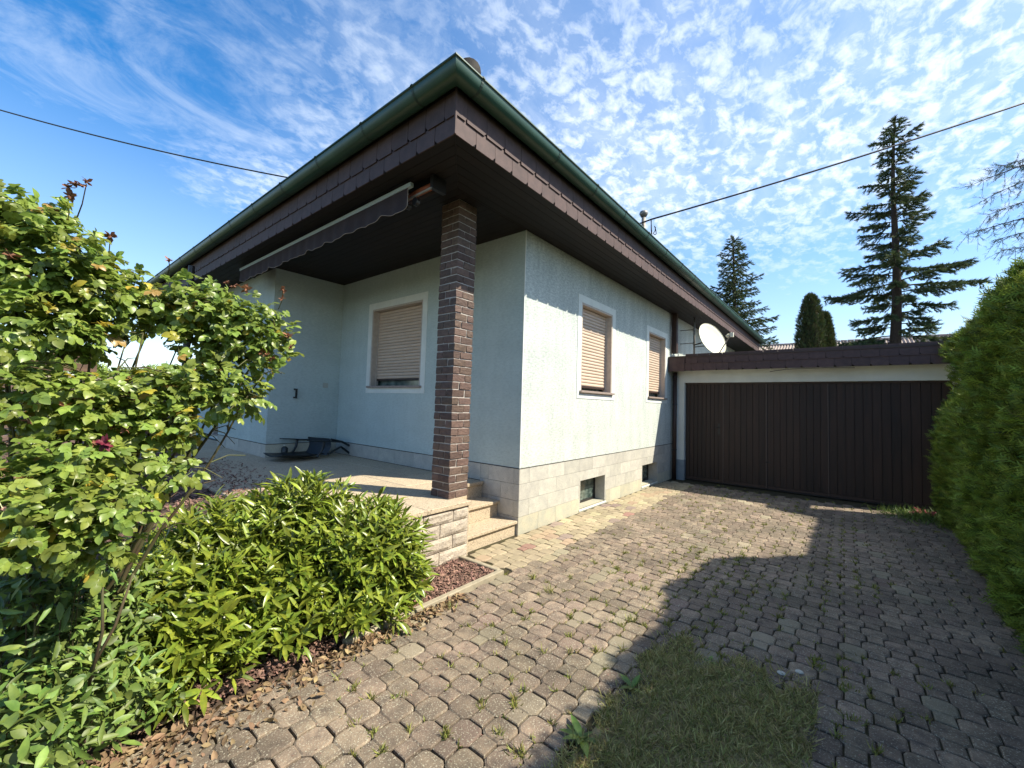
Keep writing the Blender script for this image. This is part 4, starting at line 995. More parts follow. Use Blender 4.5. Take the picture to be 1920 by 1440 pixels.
# larch at the right edge, only its branch tips reach into the picture
T = empty('larch_tree', (12.5, -9.6, 0), label='larch tree at the right edge, feathery drooping branch tips against the sky', cat='tree')
B0 = np.array(T.location)
b = MB(); b.tube([(0, 0, 0), (0.05, 0.02, 4), (0.1, 0, 9), (0.1, 0.0, 12)], [0.22, 0.17, 0.08, 0.02], 10).obj('trunk', M['bark'], T, True)
tp, td, ts = [], [], []; br = MB()
tips = [(at(1826, 345, 10.6), 7.6), (at(1850, 372, 11.2), 7.5), (at(1816, 440, 10.7), 6.3), (at(1856, 402, 10.2), 6.9), (at(1866, 450, 11.4), 6.0), (at(1880, 470, 10.8), 5.5), (at(1862, 318, 11), 8.0)]
for tip, z in tips:
    tp_ = np.array(tip)-B0; st_ = np.array([0.07, 0.0, z]); n_ = 26; pts = []
    mid = (tp_+st_)/2+np.array([rng.uniform(-.8, .8), rng.uniform(-.4, .4), rng.uniform(0.1, 1.1)])
    for k in range(n_+1):
        s = k/n_; pts.append((1-s)**2*st_+2*s*(1-s)*mid+s*s*tp_)
    br.tube([tuple(p) for p in pts], [0.03*(1-k/n_)+0.006 for k in range(n_+1)], 5, cap=False)
    for k in range(6, n_+1):
        for q_ in range(4):
            p = pts[k]+rng.normal(size=3)*0.02; L = rng.uniform(0.15, 0.85)**1.2*(1.15-0.6*k/n_); side = np.array([rng.uniform(-.6, .6), rng.uniform(-.3, 1.0), -rng.uniform(-0.25, 1.1)]); side /= np.linalg.norm(side)
            tw = [p+side*L*u+np.array([0, 0, -0.15*L*u*u]) for u in (0, .5, 1)]; br.tube([tuple(a) for a in tw], [0.005, 0.004, 0.002], 3, cap=False)
            for u in np.arange(0.1, 1.01, 0.14): tp.append(p+side*L*u); td.append(side+rng.normal(size=3)*0.6); ts.append(rng.uniform(0.6, 1.1))
br.obj('branches', M['bark'], T)
v, f_ = fan(5, 0.12, 0.012, 0.8); td = np.array(td)
scatter('needles', v, f_, frames(td, rng.normal(size=td.shape))*np.array(ts)[:, None, None], np.array(tp), M['needle_larch'], T)
# columnar thujas
def column_thuja(base, H, r, label, seed):
    r2 = np.random.default_rng(seed); T = empty('column_thuja', base, label=label, cat='tree', group='columnar thujas behind the garage')
    prof_ = lambda t: r*(0.55+0.45*math.sin(min(1, t*1.7)*math.pi/2))*(max(0.0, 1-t**4.5))**0.6
    b = MB(); zs_ = np.linspace(0, H*0.97, 12); b.tube([(0, 0, z) for z in zs_], [max(0.04, prof_(z/H)*0.80) for z in zs_], 14); b.obj('crown_core', M['thuja_core'], T, True)
    n_ = 9000; z = r2.random(n_)**0.9*H; th = r2.random(n_)*2*math.pi; rr = np.array([prof_(a/H) for a in z])*(0.88+0.16*r2.random(n_)+0.16*np.sin(th*4+z*2.3)*np.sin(z*5+th))
    P = np.stack([rr*np.cos(th), rr*np.sin(th), z], 1); d = np.stack([np.cos(th)*0.5, np.sin(th)*0.5, np.ones(n_)*0.9], 1)+r2.normal(size=(n_, 3))*0.3
    scatter('sprays', fv, ff, frames(d, r2.normal(size=(n_, 3)))*r2.uniform(0.9, 1.7, n_)[:, None, None], P, M['thuja_col'], T)
    MB().tube([(0, 0, -0.02), (0, 0, 0.5)], 0.08, 8).obj('trunk', M['bark'], T)
column_thuja((12.15, -2.15, 0), 5.25, 0.42, 'broader taller columnar thuja with brownish tips behind the garage roof', 3)
column_thuja((12.45, -2.50, 0), 4.68, 0.27, 'narrow lower columnar thuja close to the right of a broader one', 4)

# distant hedge and shrubs on the left, seen through the rose
hv, hf = fan(5, 0.30, 0.07, 1.0)
def mass(name, x0, x1, y0, y1, h, n_, label):
    T = empty(name, ((x0+x1)/2, (y0+y1)/2, 0), label=label, cat='hedge'); c = np.array(T.location)
    MB().cbox(x0-c[0]+0.2, x1-c[0]-0.2, y0-c[1]+0.2, y1-c[1]-0.2, 0, h-0.2, 0.3).obj('inside', M['thuja_core'], T)
    P = np.stack([rng.uniform(x0, x1, n_), rng.uniform(y0, y1, n_), rng.uniform(0, h, n_)], 1); fc = rng.integers(0, 3, n_)
    P[fc == 0, 2] = h+0.12*np.sin(P[fc == 0, 0]*2); P[fc == 1, 1] = y0; P[fc == 2, 0] = np.where(rng.random((fc == 2).sum()) < .5, x0, x1)
    P += rng.normal(size=P.shape)*0.1
    scatter('leaves', hv, hf, frames(unit(n_)+np.array([[0, -0.3, 0.5]]), unit(n_)), P-c, M['thuja'], T)
mass('garden_hedge', -14, 6, 19, 21, 2.3, 9000, 'distant green hedge low on the horizon behind the rose and terrace')

# ================================================================== LEAFY SHRUBS
def leafmesh_pts(L, W, fold=0.25, curl=0.12, n=4):
    """leaf blade along +Y with fold and curl, returns verts, quads"""
    v = []; f = []
    for i in range(n+1):
        t = i/n; wd = W*0.5*math.sin(math.pi*min(1, max(0.02, t**0.85)))**0.8; z = -curl*L*t*t
        if i == n: wd = W*0.02
        v += [(-wd, L*t, z+fold*wd), (0, L*t, z), (wd, L*t, z+fold*wd)]
    for i in range(n):
        a = i*3; f += [(a, a+1, a+4, a+3), (a+1, a+2, a+5, a+4)]
    return np.array(v), np.array(f)
def compound(seed):
    r2 = random.Random(seed); V_, F_ = [], []
    specs = [(0.0, 0.052, 0)]+[(s*0.9, y, s) for y in (0.018, 0.040) for s in (-1, 1)]
    for (ang, y0, s) in specs:
        L = 0.047*r2.uniform(0.85, 1.15) if s == 0 else 0.040*r2.uniform(0.8, 1.15); v, f = leafmesh_pts(L, L*0.80, 0.30, 0.22, 5)
        a = -ang+r2.uniform(-.2, .2); tl = r2.uniform(-.35, .15); c_, s_ = math.cos(a), math.sin(a)
        v = np.array([(x, y*math.cos(tl)-z*math.sin(tl), y*math.sin(tl)+z*math.cos(tl)) for x, y, z in v])
        v = np.array([(x*c_-y*s_, x*s_+y*c_+y0, z) for x, y, z in v]); k = sum(len(a_) for a_ in V_); V_.append(v); F_.append(f+k)
    k = sum(len(a_) for a_ in V_); V_.append(np.array([(-0.0012, -0.02, 0), (0.0012, -0.02, 0), (0.0012, 0.054, 0), (-0.0012, 0.054, 0)])); F_.append(np.array([[0, 1, 2, 3]])+k)
    return np.vstack(V_), np.vstack(F_)
class Cam:
    r = np.array(right); u = np.array(up); f = np.array(fwd); c = np.array(CAM)
def blob_points(blobs, dens):
    """blobs: (px,py,rx,ry,depth,thick) ellipsoids; returns points, outward normals"""
    Ps, Ns = [], []
    for (bx, by, rx, ry, dp_, th) in blobs:
        a, b2 = rx*dp_/FPX, ry*dp_/FPX; n_ = int(dens*(a*b2+a*th+b2*th)*4.2)
        u = unit(n_); rad = rng.random(n_)**0.42
        c = np.array(at(bx, by, dp_)); q_ = u*rad[:, None]
        Ps.append(c+Cam.r*(q_[:, 0:1]*a)+Cam.u*(q_[:, 1:2]*b2)+Cam.f*(q_[:, 2:3]*th))
        o_ = Cam.r*(u[:, 0:1]/a)+Cam.u*(u[:, 1:2]/b2)+Cam.f*(u[:, 2:3]/th); Ns.append(o_/np.linalg.norm(o_, axis=1, keepdims=True))
    return np.vstack(Ps), np.vstack(Ns)
def leaf_objects(root, P, Ms, variants, m, name, nind=300, smooth_=True, stuffname='foliage'):
    """the 300 leaves that show largest become objects, the rest one joined part"""
    loc = np.array(root.location); rel = P-Cam.c; z = rel@Cam.f; u = 960+FPX*(rel@Cam.r)/np.maximum(z, .05); v = 720-FPX*(rel@Cam.u)/np.maximum(z, .05)
    score = np.where((u > -20) & (u < 1940) & (v < 1450) & (v > -20) & (z > 0.1), z, 1e3); order = np.argsort(score)
    mes = [npmesh(name, v_, f_, m, None, smooth_) for v_, f_ in variants]
    for i in order[:nind]:
        mw = Matrix(Ms[i].tolist()).to_4x4(); mw.translation = Vector(P[i]-loc)
        instm(name, mes[i % len(mes)], root, mw)
    rest = order[nind:]; k = len(variants)
    vs_, fs_, ts_ = [], [], []; off = 0
    for q_ in range(k):
        idx = rest[q_::k]; v_, f_ = variants[q_]
        W_ = np.einsum('nij,kj->nki', Ms[idx], v_)+(P[idx]-loc)[:, None, :]
        vs_.append(W_.reshape(-1, 3)); fs_.append((f_[None]+(np.arange(len(idx))*len(v_))[:, None, None]).reshape(-1, f_.shape[1])+off); off += len(idx)*len(v_); ts_.append(np.repeat(rng.random(len(idx)), len(v_)))
    o = inst(stuffname, npmesh(stuffname, np.vstack(vs_), np.vstack(fs_), m, np.concatenate(ts_), smooth_), root); o['kind'] = 'stuff'

# ---- rose
rb = at(95, 1235, 1.85); rose = empty('rose_bush', (rb.x, rb.y, 0.05), label='large climbing rose with yellowing leaves and withered blooms in the left foreground', cat='rose bush')
rose_blobs = [(40, 470, 130, 100, 1.75, .25), (120, 520, 110, 95, 1.85, .25), (190, 560, 75, 70, 1.95, .2), (40, 610, 120, 90, 1.7, .25), (300, 585, 70, 45, 2.1, .2), (370, 570, 70, 48, 2.2, .2), (445, 610, 78, 58, 2.25, .2), (500, 640, 42, 62, 2.25, .15),
              (150, 635, 60, 35, 1.9, .2), (400, 650, 60, 40, 2.2, .2), (55, 740, 95, 60, 1.65, .22), (160, 770, 110, 65, 1.8, .2), (270, 735, 110, 45, 1.95, .2), (390, 715, 95, 36, 2.1, .2), (440, 745, 55, 38, 2.1, .15),
              (290, 800, 90, 45, 1.9, .18), (100, 860, 110, 50, 1.6, .2), (210, 880, 70, 40, 1.7, .15), (30, 930, 80, 60, 1.45, .18), (130, 950, 90, 60, 1.5, .18), (215, 945, 60, 45, 1.55, .12), (330, 885, 36, 28, 1.75, .08), (60, 1010, 90, 50, 1.45, .15), (180, 1030, 60, 40, 1.5, .12), (60, 400, 55, 38, 1.75, .15), (0, 400, 40, 40, 1.7, .15)]
P, Nn = blob_points(rose_blobs, 540)
pr = P-Cam.c; zq = pr@Cam.f; uq = 960+FPX*(pr@Cam.r)/zq; vq = 720-FPX*(pr@Cam.u)/zq
hole = ((uq-262)/56)**2+((vq-655)/40)**2 < 1
keep = ~hole | (rng.random(len(P)) < 0.12); P, Nn = P[keep], Nn[keep]
nrm = np.array([[0.05, -0.25, 0.95]])+unit(len(P))*0.85+Nn*0.25
dr_ = np.cross(nrm, unit(len(P))); dr_ += Nn*0.35+np.array([[0, 0, -0.12]])
Ms = frames(dr_, nrm)*rng.uniform(0.50, 0.92, len(P))[:, None, None]
print('rose leaves', len(P))
leaf_objects(rose, P, Ms, [compound(s) for s in range(5)], M['rose_leaf'], 'leaf')
# canes
stems = MB(); base = Vector(rose.location)
targets = [(40, 440, 1.75), (120, 460, 1.85), (150, 440, 1.85), (200, 520, 1.95), (300, 560, 2.1), (370, 560, 2.2), (440, 580, 2.25), (520, 620, 2.25), (495, 700, 2.15), (60, 620, 1.7), (240, 640, 2.0), (270, 625, 2.0), (225, 690, 1.9), (330, 650, 2.1), (430, 700, 2.15), (300, 760, 1.95), (100, 800, 1.7), (350, 880, 1.8), (20, 700, 1.6), (160, 700, 1.8)]
tips_ = []
for i, (tx, ty, td_) in enumerate(targets):
    tgt = at(tx, ty, td_); b0 = base+Vector((random.uniform(-.16, .16), random.uniform(-.12, .12), -0.05)); md = b0.lerp(tgt, 0.5)+Vector((random.uniform(-.08, .08), random.uniform(-.08, .08), 0.06))
    pts = [(1-s)**2*b0+2*s*(1-s)*md+s*s*tgt for s in [k/10 for k in range(11)]]
    pts = [p+Vector((random.uniform(-.012, .012), random.uniform(-.012, .012), 0)) for p in pts]
    MB().tube(pts, [0.011*(1-k/10)+0.0028 for k in range(11)], 6).obj('cane', M['stem'], rose, True).location = -base
    for k in range(5, 11):
        for q_ in range(2):
            p = pts[k]; e_ = p+Vector((random.uniform(-.18, .18), random.uniform(-.18, .18), random.uniform(-.1, .07)))
            stems.tube([p, p.lerp(e_, .5)+Vector((0, 0, .02)), e_], [0.003, 0.0024, 0.0016], 4, cap=False)
o = stems.obj('twigs', M['stem'], rose); o.location = -base; o['kind'] = 'stuff'
# bare thorny stems rising from the ground, lower left
for (x0, y0, d0, x1, y1, d1, r0) in ((40, 1240, 1.7, 25, 900, 1.55, .013), (20, 1230, 1.65, 60, 960, 1.55, .010), (165, 1290, 1.5, 192, 1090, 1.5, .006), (155, 1285, 1.5, 250, 1075, 1.6, .006), (60, 1260, 1.5, 45, 1060, 1.5, .005), (70, 1190, 1.7, 20, 1080, 1.6, .012), (265, 1000, 2.2, 285, 800, 2.1, .009), (350, 880, 3.3, 352, 760, 3.3, .02)):
    a = at(x0, y0, d0); c = at(x1, y1, d1); m_ = a.lerp(c, .5)+Vector((.02, .01, 0))
    MB().tube([a, m_, c], [r0, r0*.85, r0*.6], 7).obj('cane', M['stem'], rose, True).location = -base
# withered blooms and one crimson bloom
def bloom_mesh(seed, m, name, nP=9, r0=0.02):
    r2 = random.Random(seed); b = MB()
    for i in range(nP):
        a = i*2.4; el = r2.uniform(-0.6, 0.9); L = r0*r2.uniform(0.7, 1.5); dx, dy, dz = math.cos(a)*math.cos(el), math.sin(a)*math.cos(el), math.sin(el)
        s_ = Vector((-math.sin(a), math.cos(a), 0))*r0*0.32; e_ = Vector((dx, dy, dz))*L
        b.poly([Vector((0, 0, 0))-s_*.4, e_*0.6-s_+Vector((0, 0, .004)), e_+Vector((0, 0, r2.uniform(-.006, .006))), e_*0.6+s_, s_*.4])
    b.tube([(0, 0, -0.012), (0, 0, -0.004), (0, 0, 0.004)], [0.002, 0.006, 0.003], 6)
    return b.mesh(name, m)
dead = [bloom_mesh(s, M['bloom_dead'], 'withered_bloom') for s in range(4)]
dpos = [(128, 352, 1.85), (140, 345, 1.85), (130, 368, 1.85), (152, 346, 1.87), (162, 340, 1.88), (75, 398, 1.8), (98, 392, 1.8), (207, 443, 1.95), (317, 488, 2.2), (385, 535, 2.3), (425, 530, 2.3), (440, 536, 2.3), (460, 542, 2.3), (530, 543, 2.3), (528, 560, 2.3), (545, 650, 2.2), (540, 630, 2.2), (500, 665, 2.2), (490, 660, 2.2), (508, 672, 2.2), (240, 735, 1.9), (165, 750, 1.75), (150, 750, 1.75), (250, 745, 1.9), (120, 762, 1.7), (210, 800, 1.8), (235, 805, 1.8), (60, 522, 1.7), (20, 480, 1.65), (175, 832, 1.7), (55, 790, 1.6), (300, 560, 2.15), (345, 575, 2.2)]
for i, (x, y, dd) in enumerate(dpos):
    inst('withered_bloom', dead[i % 4], rose, at(x, y, dd-0.05)-base, (random.uniform(-.6, .6), random.uniform(-.6, .6), random.uniform(0, 6)), [random.uniform(0.85, 1.35)]*3)
tw = MB()
for (x, y, dd, x2, y2) in ((128, 368, 1.85, 125, 430), (162, 345, 1.88, 140, 420), (207, 445, 1.95, 195, 510), (317, 490, 2.2, 312, 520), (530, 545, 2.3, 522, 580)):
    tw.tube([at(x, y, dd-0.05), at((x+x2)/2+3, (y+y2)/2, dd-.03), at(x2, y2, dd)], [0.002, 0.0024, 0.003], 5)
tw.obj('flower_stalks', M['stem'], rose).location = -base
inst('rose_bloom', bloom_mesh(77, M['bloom_red'], 'rose_bloom', 26, 0.024), rose, at(197, 832, 1.62)-base, (0.4, -0.5, 0), (1.1, 1.1, 1.2))

# ---- laurel
lb = at(540, 1230, 2.62); laurel = empty('laurel_bush', (lb.x, lb.y, 0.0), label='low spreading laurel with narrow glossy leaves beside the terrace steps', cat='bush')
laurel_blobs = [(650, 1065, 128, 112, 3.0, .36), (545, 1040, 125, 98, 2.9, .36), (470, 1100, 140, 120, 2.7, .36), (360, 1125, 120, 115, 2.4, .30), (600, 1150, 145, 95, 2.75, .28), (480, 1200, 140, 90, 2.5, .25), (335, 1215, 110, 75, 2.2, .20), (700, 1030, 80, 72, 3.1, .3), (400, 1020, 75, 62, 2.7, .25), (690, 1130, 80, 70, 2.95, .2), (420, 1265, 80, 45, 2.25, .15), (250, 1180, 80, 90, 2.1, .18), (640, 1190, 90, 55, 2.75, .2), (520, 1255, 90, 42, 2.38, .15), (350, 1275, 70, 40, 2.1, .12), (715, 1085, 70, 90, 3.05, .2), (560, 960, 80, 45, 3.0, .25), (560, 1240, 60, 30, 2.5, .1)]
Pc, Nc = blob_points(laurel_blobs, 190)
okz = Pc[:, 2] > 0.03; Pc, Nc = Pc[okz], Nc[okz]
sh_dir = Nc*0.75+np.array([[0.0, -0.1, 0.62]])+unit(len(Pc))*0.45; sh_dir /= np.linalg.norm(sh_dir, axis=1, keepdims=True)
PP, MM = [], []
for k in range(7):
    a = k*2.4+rng.uniform(-.4, .4, len(Pc)); e1 = np.cross(sh_dir, [[0, 0, 1.0]])+1e-6; e1 /= np.linalg.norm(e1, axis=1, keepdims=True); e2 = np.cross(sh_dir, e1)
    rad_ = e1*np.cos(a)[:, None]+e2*np.sin(a)[:, None]; sp = rng.uniform(0.45, 1.15, (len(Pc), 1))
    dd = sh_dir+rad_*sp+np.array([[0, 0, -0.10]]); nn_ = sh_dir-rad_*0.3+unit(len(Pc))*0.25
    PP.append(Pc+sh_dir*(0.017*k)+rad_*0.004); MM.append(frames(dd, nn_)*rng.uniform(0.7, 1.25, len(Pc))[:, None, None])
P = np.vstack(PP); Ms = np.concatenate(MM); print('laurel leaves', len(P))
leaf_objects(laurel, P, Ms, [leafmesh_pts(0.106, 0.0235, 0.35, c_, 4) for c_ in (0.05, 0.16, 0.28)], M['laurel_leaf'], 'leaf')
tg = MB(); lbv = Vector(laurel.location)
for i in range(0, len(Pc), 9):
    e_ = Vector(Pc[i]); s_ = lbv.lerp(e_, 0.15); s_.z = 0.0 if e_.z > 0 else e_.z; tg.tube([s_, s_.lerp(e_, .6)+Vector((0, 0, -.03)), e_+Vector(sh_dir[i])*0.07], [0.006, 0.004, 0.002], 4, cap=False)
o = tg.obj('twigs', M['stem'], laurel); o.location = -lbv; o['kind'] = 'stuff'

# ---- dark shrub, lower left
ib = at(90, 1330, 1.7); ivy = empty('privet_shrub', (ib.x, ib.y, 0.0), label='dark green low shrub with small leaves under the rose in the lower left corner', cat='shrub')
ivy_blobs = [(40, 1180, 120, 110, 1.6, .22), (150, 1180, 110, 100, 1.8, .22), (60, 1320, 130, 90, 1.45, .2), (190, 1290, 100, 75, 1.7, .18), (230, 1130, 70, 70, 2.0, .18), (10, 1400, 120, 70, 1.3, .15), (130, 1395, 90, 50, 1.45, .12), (280, 1310, 50, 40, 1.85, .10), (70, 1090, 110, 60, 1.6, .2)]
P, Nn = blob_points(ivy_blobs, 900); ok = P[:, 2] > 0.01; P, Nn = P[ok], Nn[ok]
nrm = np.array([[0.05, -0.2, 0.8]])+unit(len(P))*0.7+Nn*0.4; dd = np.cross(nrm, unit(len(P)))+Nn*0.5
Ms = frames(dd, nrm)*rng.uniform(0.7, 1.35, len(P))[:, None, None]; print('shrub leaves', len(P))
leaf_objects(ivy, P, Ms, [leafmesh_pts(0.052, 0.018, 0.3, 0.15, 4), leafmesh_pts(0.038, 0.024, 0.25, 0.2, 4), leafmesh_pts(0.070, 0.015, 0.4, 0.3, 4)], M['ivy_leaf'], 'leaf')
tg = MB(); ivb = Vector(ivy.location)
for i in range(0, len(P), 60):
    e_ = Vector(P[i]); s_ = Vector((e_.x*0.6+ivb.x*0.4, e_.y*0.6+ivb.y*0.4, 0)); tg.tube([s_, e_], [0.004, 0.0015], 4, cap=False)
o = tg.obj('twigs', M['stem'], ivy); o.location = -ivb; o['kind'] = 'stuff'

# ================================================================== GROUND COVER
def in_view(x, y): u, v_, z = proj((x, y, 0)); return z > 0 and -50 < u < 1970 and v_ < 1480
# lawn
lx = []
outl = [(-5.5, LY0-0.01), (-1.04, LY0-0.01)]+[(-1.03-0.06*random.random()-0.05*math.sin(i*1.3), LY0+(LY1-LY0)*i/9) for i in range(1, 9)]+[(-1.06, LY1), (-1.5, LY1+0.0), (-2.2, LY1+0.02), (-3.0, LY1+0.0), (-5.5, LY1)]
lw = MB().poly([(x, y, -0.004) for x, y in outl]).obj('lawn', M['lawnsoil']); lw['kind'] = 'structure'
n_ = 40000; X = rng.uniform(-3.1, -0.88, n_); Y = rng.uniform(LY0-0.01, LY1+0.07, n_)
dn = 0.5+0.5*np.sin(X*7+2*np.sin(Y*9))*np.sin(Y*8+X*3); keep = (rng.random(n_) < 0.45+0.55*dn) & (X < -1.03+0.09*np.sin(Y*17)+0.05*np.sin(Y*43)) & (Y < LY1+0.03+0.04*np.sin(X*13)+0.02*np.sin(X*31)) | (rng.random(n_) < 0.06); X, Y = X[keep], Y[keep]; n_ = len(X)
bl = np.array([(-0.0016, 0, 0), (0.0016, 0, 0), (0.0012, 0.6, 0.0), (-0.0012, 0.6, 0.0), (0, 1.0, -0.15)]); bf = np.array([(0, 1, 2), (0, 2, 3), (3, 2, 4)])
def blades(name, X, Y, Z, hmin, hmax, lean, m, wid=1.0):
    n_ = len(X); d = np.stack([rng.normal(size=n_)*lean, rng.normal(size=n_)*lean, np.ones(n_)], 1); Ms = frames(d, unit(n_))
    h = rng.uniform(hmin, hmax, n_)*(0.6+0.8*(0.5+0.5*np.sin(X*21+3*np.sin(Y*13))*np.sin(Y*24+2*np.sin(X*9)))); S = np.stack([np.full(n_, wid), h, h], 1); Ms = Ms*S[:, None, :]
    return scatter(name, bl, bf, Ms, np.stack([X, Y, Z], 1), m)
tag(blades('lawn_grass', X, Y, np.full(n_, -0.004), 0.016, 0.065, 1.1, M['grass'], 1.5), 'short dry brownish green grass in the driveway lawn patch', 'grass')
# weeds in the joints
wxs, wys, hs_ = [], [], []
def tuft_at(x, y, n, h, r_): 
    for _ in range(n): wxs.append(x+random.gauss(0, r_)); wys.append(y+random.gauss(0, r_)); hs_.append(h*random.uniform(.5, 1.1))
for k in range(900):
    if k < 190 or k > 780: x, y = random.gauss(0.2, 0.9), random.gauss(-1.95, 0.42)
    elif k < 280: x, y = random.uniform(-2.9, -0.9), random.uniform(-1.95, -0.65)
    elif k < 400: x, y = random.uniform(0.5, 5.3), random.uniform(-3.0, -0.7)
    elif k < 470: x, y = random.uniform(-1.5, 2.5), random.gauss(-2.92, 0.08)
    else: x, y = random.uniform(-3, 5.2), random.uniform(-3.9, -0.62)
    if in_lawn(x, y) or y > -0.6 or y < -4 or not in_view(x, y): continue
    # snap onto a joint crossing
    i = round((x+2.084)/PT); j = round((y+1.248)/PT); 
    if (i+j) % 2 == 0: i += random.choice((-1, 1))
    x = -2.084+i*PT+random.choice((-1, 1))*(SQ/2); y = -1.248+j*PT*0.997+random.choice((-1, 1))*(SQ/2)
    tuft_at(x, y, random.randint(5, 20), random.uniform(0.015, 0.055), 0.011)
for (u, v_, n, h) in ((1000, 1085, 30, .08), (1030, 1110, 26, .10), (1183, 1162, 22, .06), (1080, 1390, 24, .06), (1135, 1340, 20, .05), (935, 1375, 20, .05), (845, 1140, 22, .06), (970, 1415, 16, .06), (1355, 937, 14, .08), (1530, 1250, 26, .06), (1590, 1290, 24, .05), (1600, 1350, 18, .05), (1500, 960, 20, .10)):
    p = at(u, v_, 1.0)-CAM; t = -1.5/p.z; q_ = CAM+p*t; tuft_at(q_.x, q_.y, n, h, 0.018)
wxs, wys, hs_ = map(np.array, (wxs, wys, hs_)); n_ = len(wxs)
d = np.stack([rng.normal(size=n_)*.7, rng.normal(size=n_)*.7, np.ones(n_)], 1); Ms = frames(d, unit(n_)); S = np.stack([np.full(n_, 2.0), hs_, hs_], 1)
tag(scatter('joint_weeds', bl, bf, Ms*S[:, None, :], np.stack([wxs, wys, np.full(n_, -0.008)], 1), M['weed']), 'small green weeds and grass growing in the paving joints', 'weeds')
# broad leaf weeds at the lawn edge
lv, lf = leafmesh_pts(0.11, 0.035, 0.3, 0.3, 5)
def rosette(px_, py_, n, s_, label):
    p = at(px_, py_, 1.0)-CAM; q_ = CAM+p*(-1.5/p.z); T = empty('broadleaf_weed', (q_.x, q_.y, -0.004), label=label, cat='weed', group='broad leaved weeds at the lawn edge')
    me = npmesh('leaf', lv, lf, M['ivy_leaf'], None, True)
    for i in range(n): inst('leaf', me, T, (0, 0, 0), (random.uniform(0.15, 0.8), 0, i*2.4+random.uniform(-.3, .3)), [s_*random.uniform(.6, 1.1)]*3)
rosette(1185, 1290, 8, 0.8, 'broad leaved green weed at the upper left edge of the lawn patch')
rosette(1090, 1385, 9, 1.0, 'broad leaved green weed at the lower left edge of the lawn patch')
rosette(1330, 1240, 6, 0.6, 'small broad leaved weed near the far edge of the lawn patch')
# mulch chips in the bed corner
cv = np.array([(-1, -.35, 0), (1, -.3, 0), (.9, .35, .1), (-.9, .3, .05), (0, 0, .3)]); cf = np.array([(0, 1, 4), (1, 2, 4), (2, 3, 4), (3, 0, 4)])
dlv, dlf = leafmesh_pts(2.0, 1.2, 0.5, -0.35, 3); dlv = dlv-np.array([[0, 1.0, 0]])
def flakes(name, X, Y, Z, s0, s1, m, label, cat, flat=0.35):
    n_ = len(X); nrm = np.stack([rng.normal(size=n_)*flat, rng.normal(size=n_)*flat, np.ones(n_)], 1); dd = np.cross(nrm, unit(n_)); Ms = frames(dd, nrm)*rng.uniform(s0, s1, n_)[:, None, None]
    lf_ = name == 'dry_leaf_litter'
    return tag(scatter(name, dlv if lf_ else cv, dlf if lf_ else cf, Ms, np.stack([X, Y, Z], 1), m), label, cat)
n_ = 9000; X = rng.uniform(-3.4, -1.0, n_); Y = rng.uniform(-0.55, 0.1, n_); k_ = (Y < -0.07) | (X < -2.4); X, Y = X[k_], Y[k_]; Z = np.array([bed_h(a, b) for a, b in zip(X, Y)])+rng.uniform(0.0, 0.022, len(X))
flakes('bark_mulch', X, Y, Z, 0.008, 0.02, M['chip'], 'brown bark mulch covering the bed beside the steps', 'mulch')
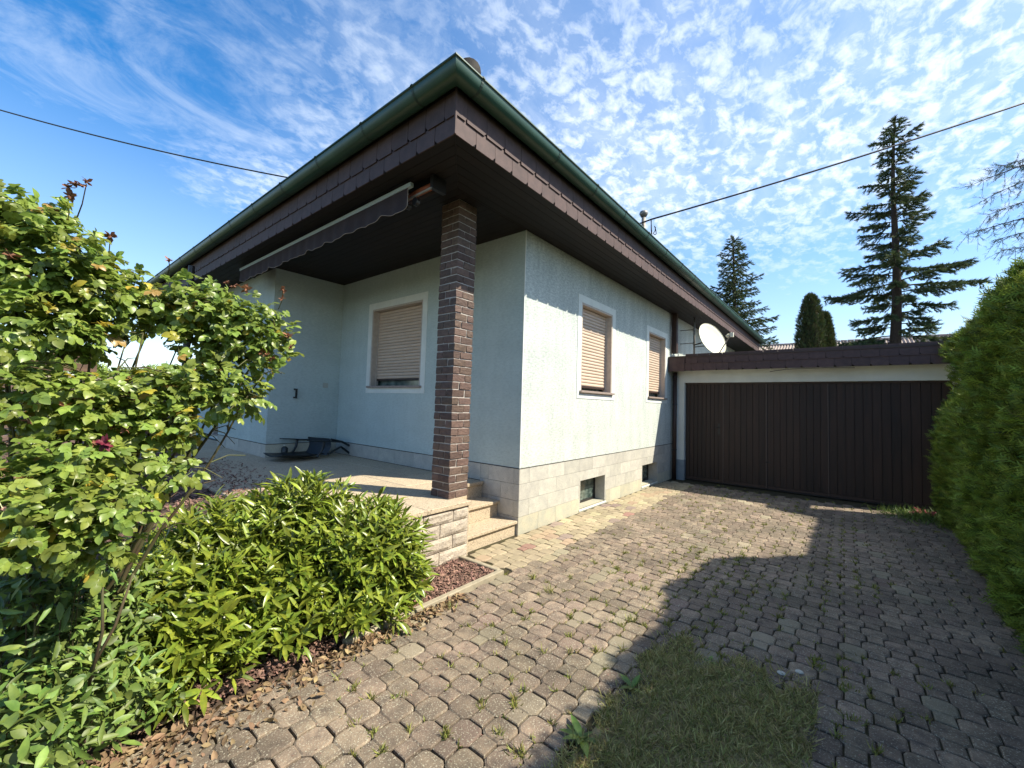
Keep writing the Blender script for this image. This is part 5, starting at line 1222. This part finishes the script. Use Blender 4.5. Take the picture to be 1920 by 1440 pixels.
# leaf litter along the bed edge and on the terrace
n_ = 950; X = rng.uniform(-3.8, -1.5, n_); Y = -0.60-np.abs(rng.normal(size=n_))*0.07*(1+1.2*(X < -2.7)); Z = rng.uniform(0.0, 0.012, n_)
flakes('dry_leaf_litter', X, Y, Z, 0.008, 0.024, M['dryleaf'], 'orange brown dry leaves along the edge of the paving', 'leaf litter', 0.5)
n_ = 1500; X = rng.uniform(-5.2, -3.1, n_); Y = rng.uniform(-1.25, -0.5, n_); k_ = (rng.random(n_) < 0.85) & (Y > -0.62-0.55*np.clip((-2.9-X), 0, 1)); X, Y = X[k_], Y[k_]
flakes('dry_leaf_litter', X, Y, rng.uniform(0, .015, len(X)), 0.010, 0.026, M['dryleaf'], 'tan dry leaves lying under the lower left shrub', 'leaf litter', 0.5)
n_ = 9000; X = rng.uniform(-3.9, -1.3, n_); Y = rng.uniform(0.6, 4.6, n_); k_ = rng.random(n_) < np.clip(1.0-(X+2.35)*1.3, 0, 1); X, Y = X[k_], Y[k_]
Z = np.where(X < -2.42, 0.508, TZ+0.001)+rng.uniform(0, .02, len(X)); flakes('terrace_debris', X, Y, Z, 0.008, 0.024, M['chip'], 'dark brown fallen debris on the left part of the terrace', 'leaf litter', 0.5)
# scattered crumbs on the pavers
n_ = 2500; X = rng.uniform(-3, 5.3, n_); Y = rng.uniform(-4, -0.6, n_); flakes('paving_crumbs', X, Y, np.full(n_, 0.002), 0.002, 0.007, M['chip'], 'tiny bits of dead plant matter strewn over the paving', 'debris', 0.3)
# pale round spots on two pavers
for (u, v_, lab) in ((1465, 1262, 'small pale round spot on the paving by the lawn, left one'), (1499, 1260, 'small pale round spot on the paving by the lawn, right one')):
    p = at(u, v_, 1.0)-CAM; q_ = CAM+p*(-1.5/p.z); o = MB().tube([(q_.x, q_.y, 0.001), (q_.x, q_.y, 0.005)], [0.022, 0.017], 16).obj('paving_marker', M['lichen']); tag(o, lab, 'marker')
# pink flowers by the hedge foot
p = at(1728, 966, 1.0)-CAM; q_ = CAM+p*(-1.5/p.z)
pk = empty('pink_flowers', (q_.x, q_.y, 0), label='clump of fallen pink blossoms on the paving by the foot of the hedge', cat='flowers')
pm_ = bloom_mesh(5, M['pink'], 'blossom', 12, 0.035)
for i in range(9): inst('blossom', pm_, pk, (random.uniform(-.13, .13), random.uniform(-.13, .13), 0.03+random.uniform(0, .04)), (random.uniform(-.8, .8), random.uniform(-.8, .8), i), [random.uniform(.8, 1.3)]*3)
# low ferny weeds by garage corner
n_ = 1500; X = rng.normal(4.9, 0.28, n_); Y = rng.normal(-3.85, 0.22, n_); k_ = (X < 5.4) & (Y > -4.2); X, Y = X[k_], Y[k_]
tag(blades('corner_weeds', X, Y, np.full(len(X), -0.005), 0.04, 0.16, 0.9, M['ivy_leaf'], 2.5), 'dark weeds growing where the hedge meets the garage door', 'weeds')
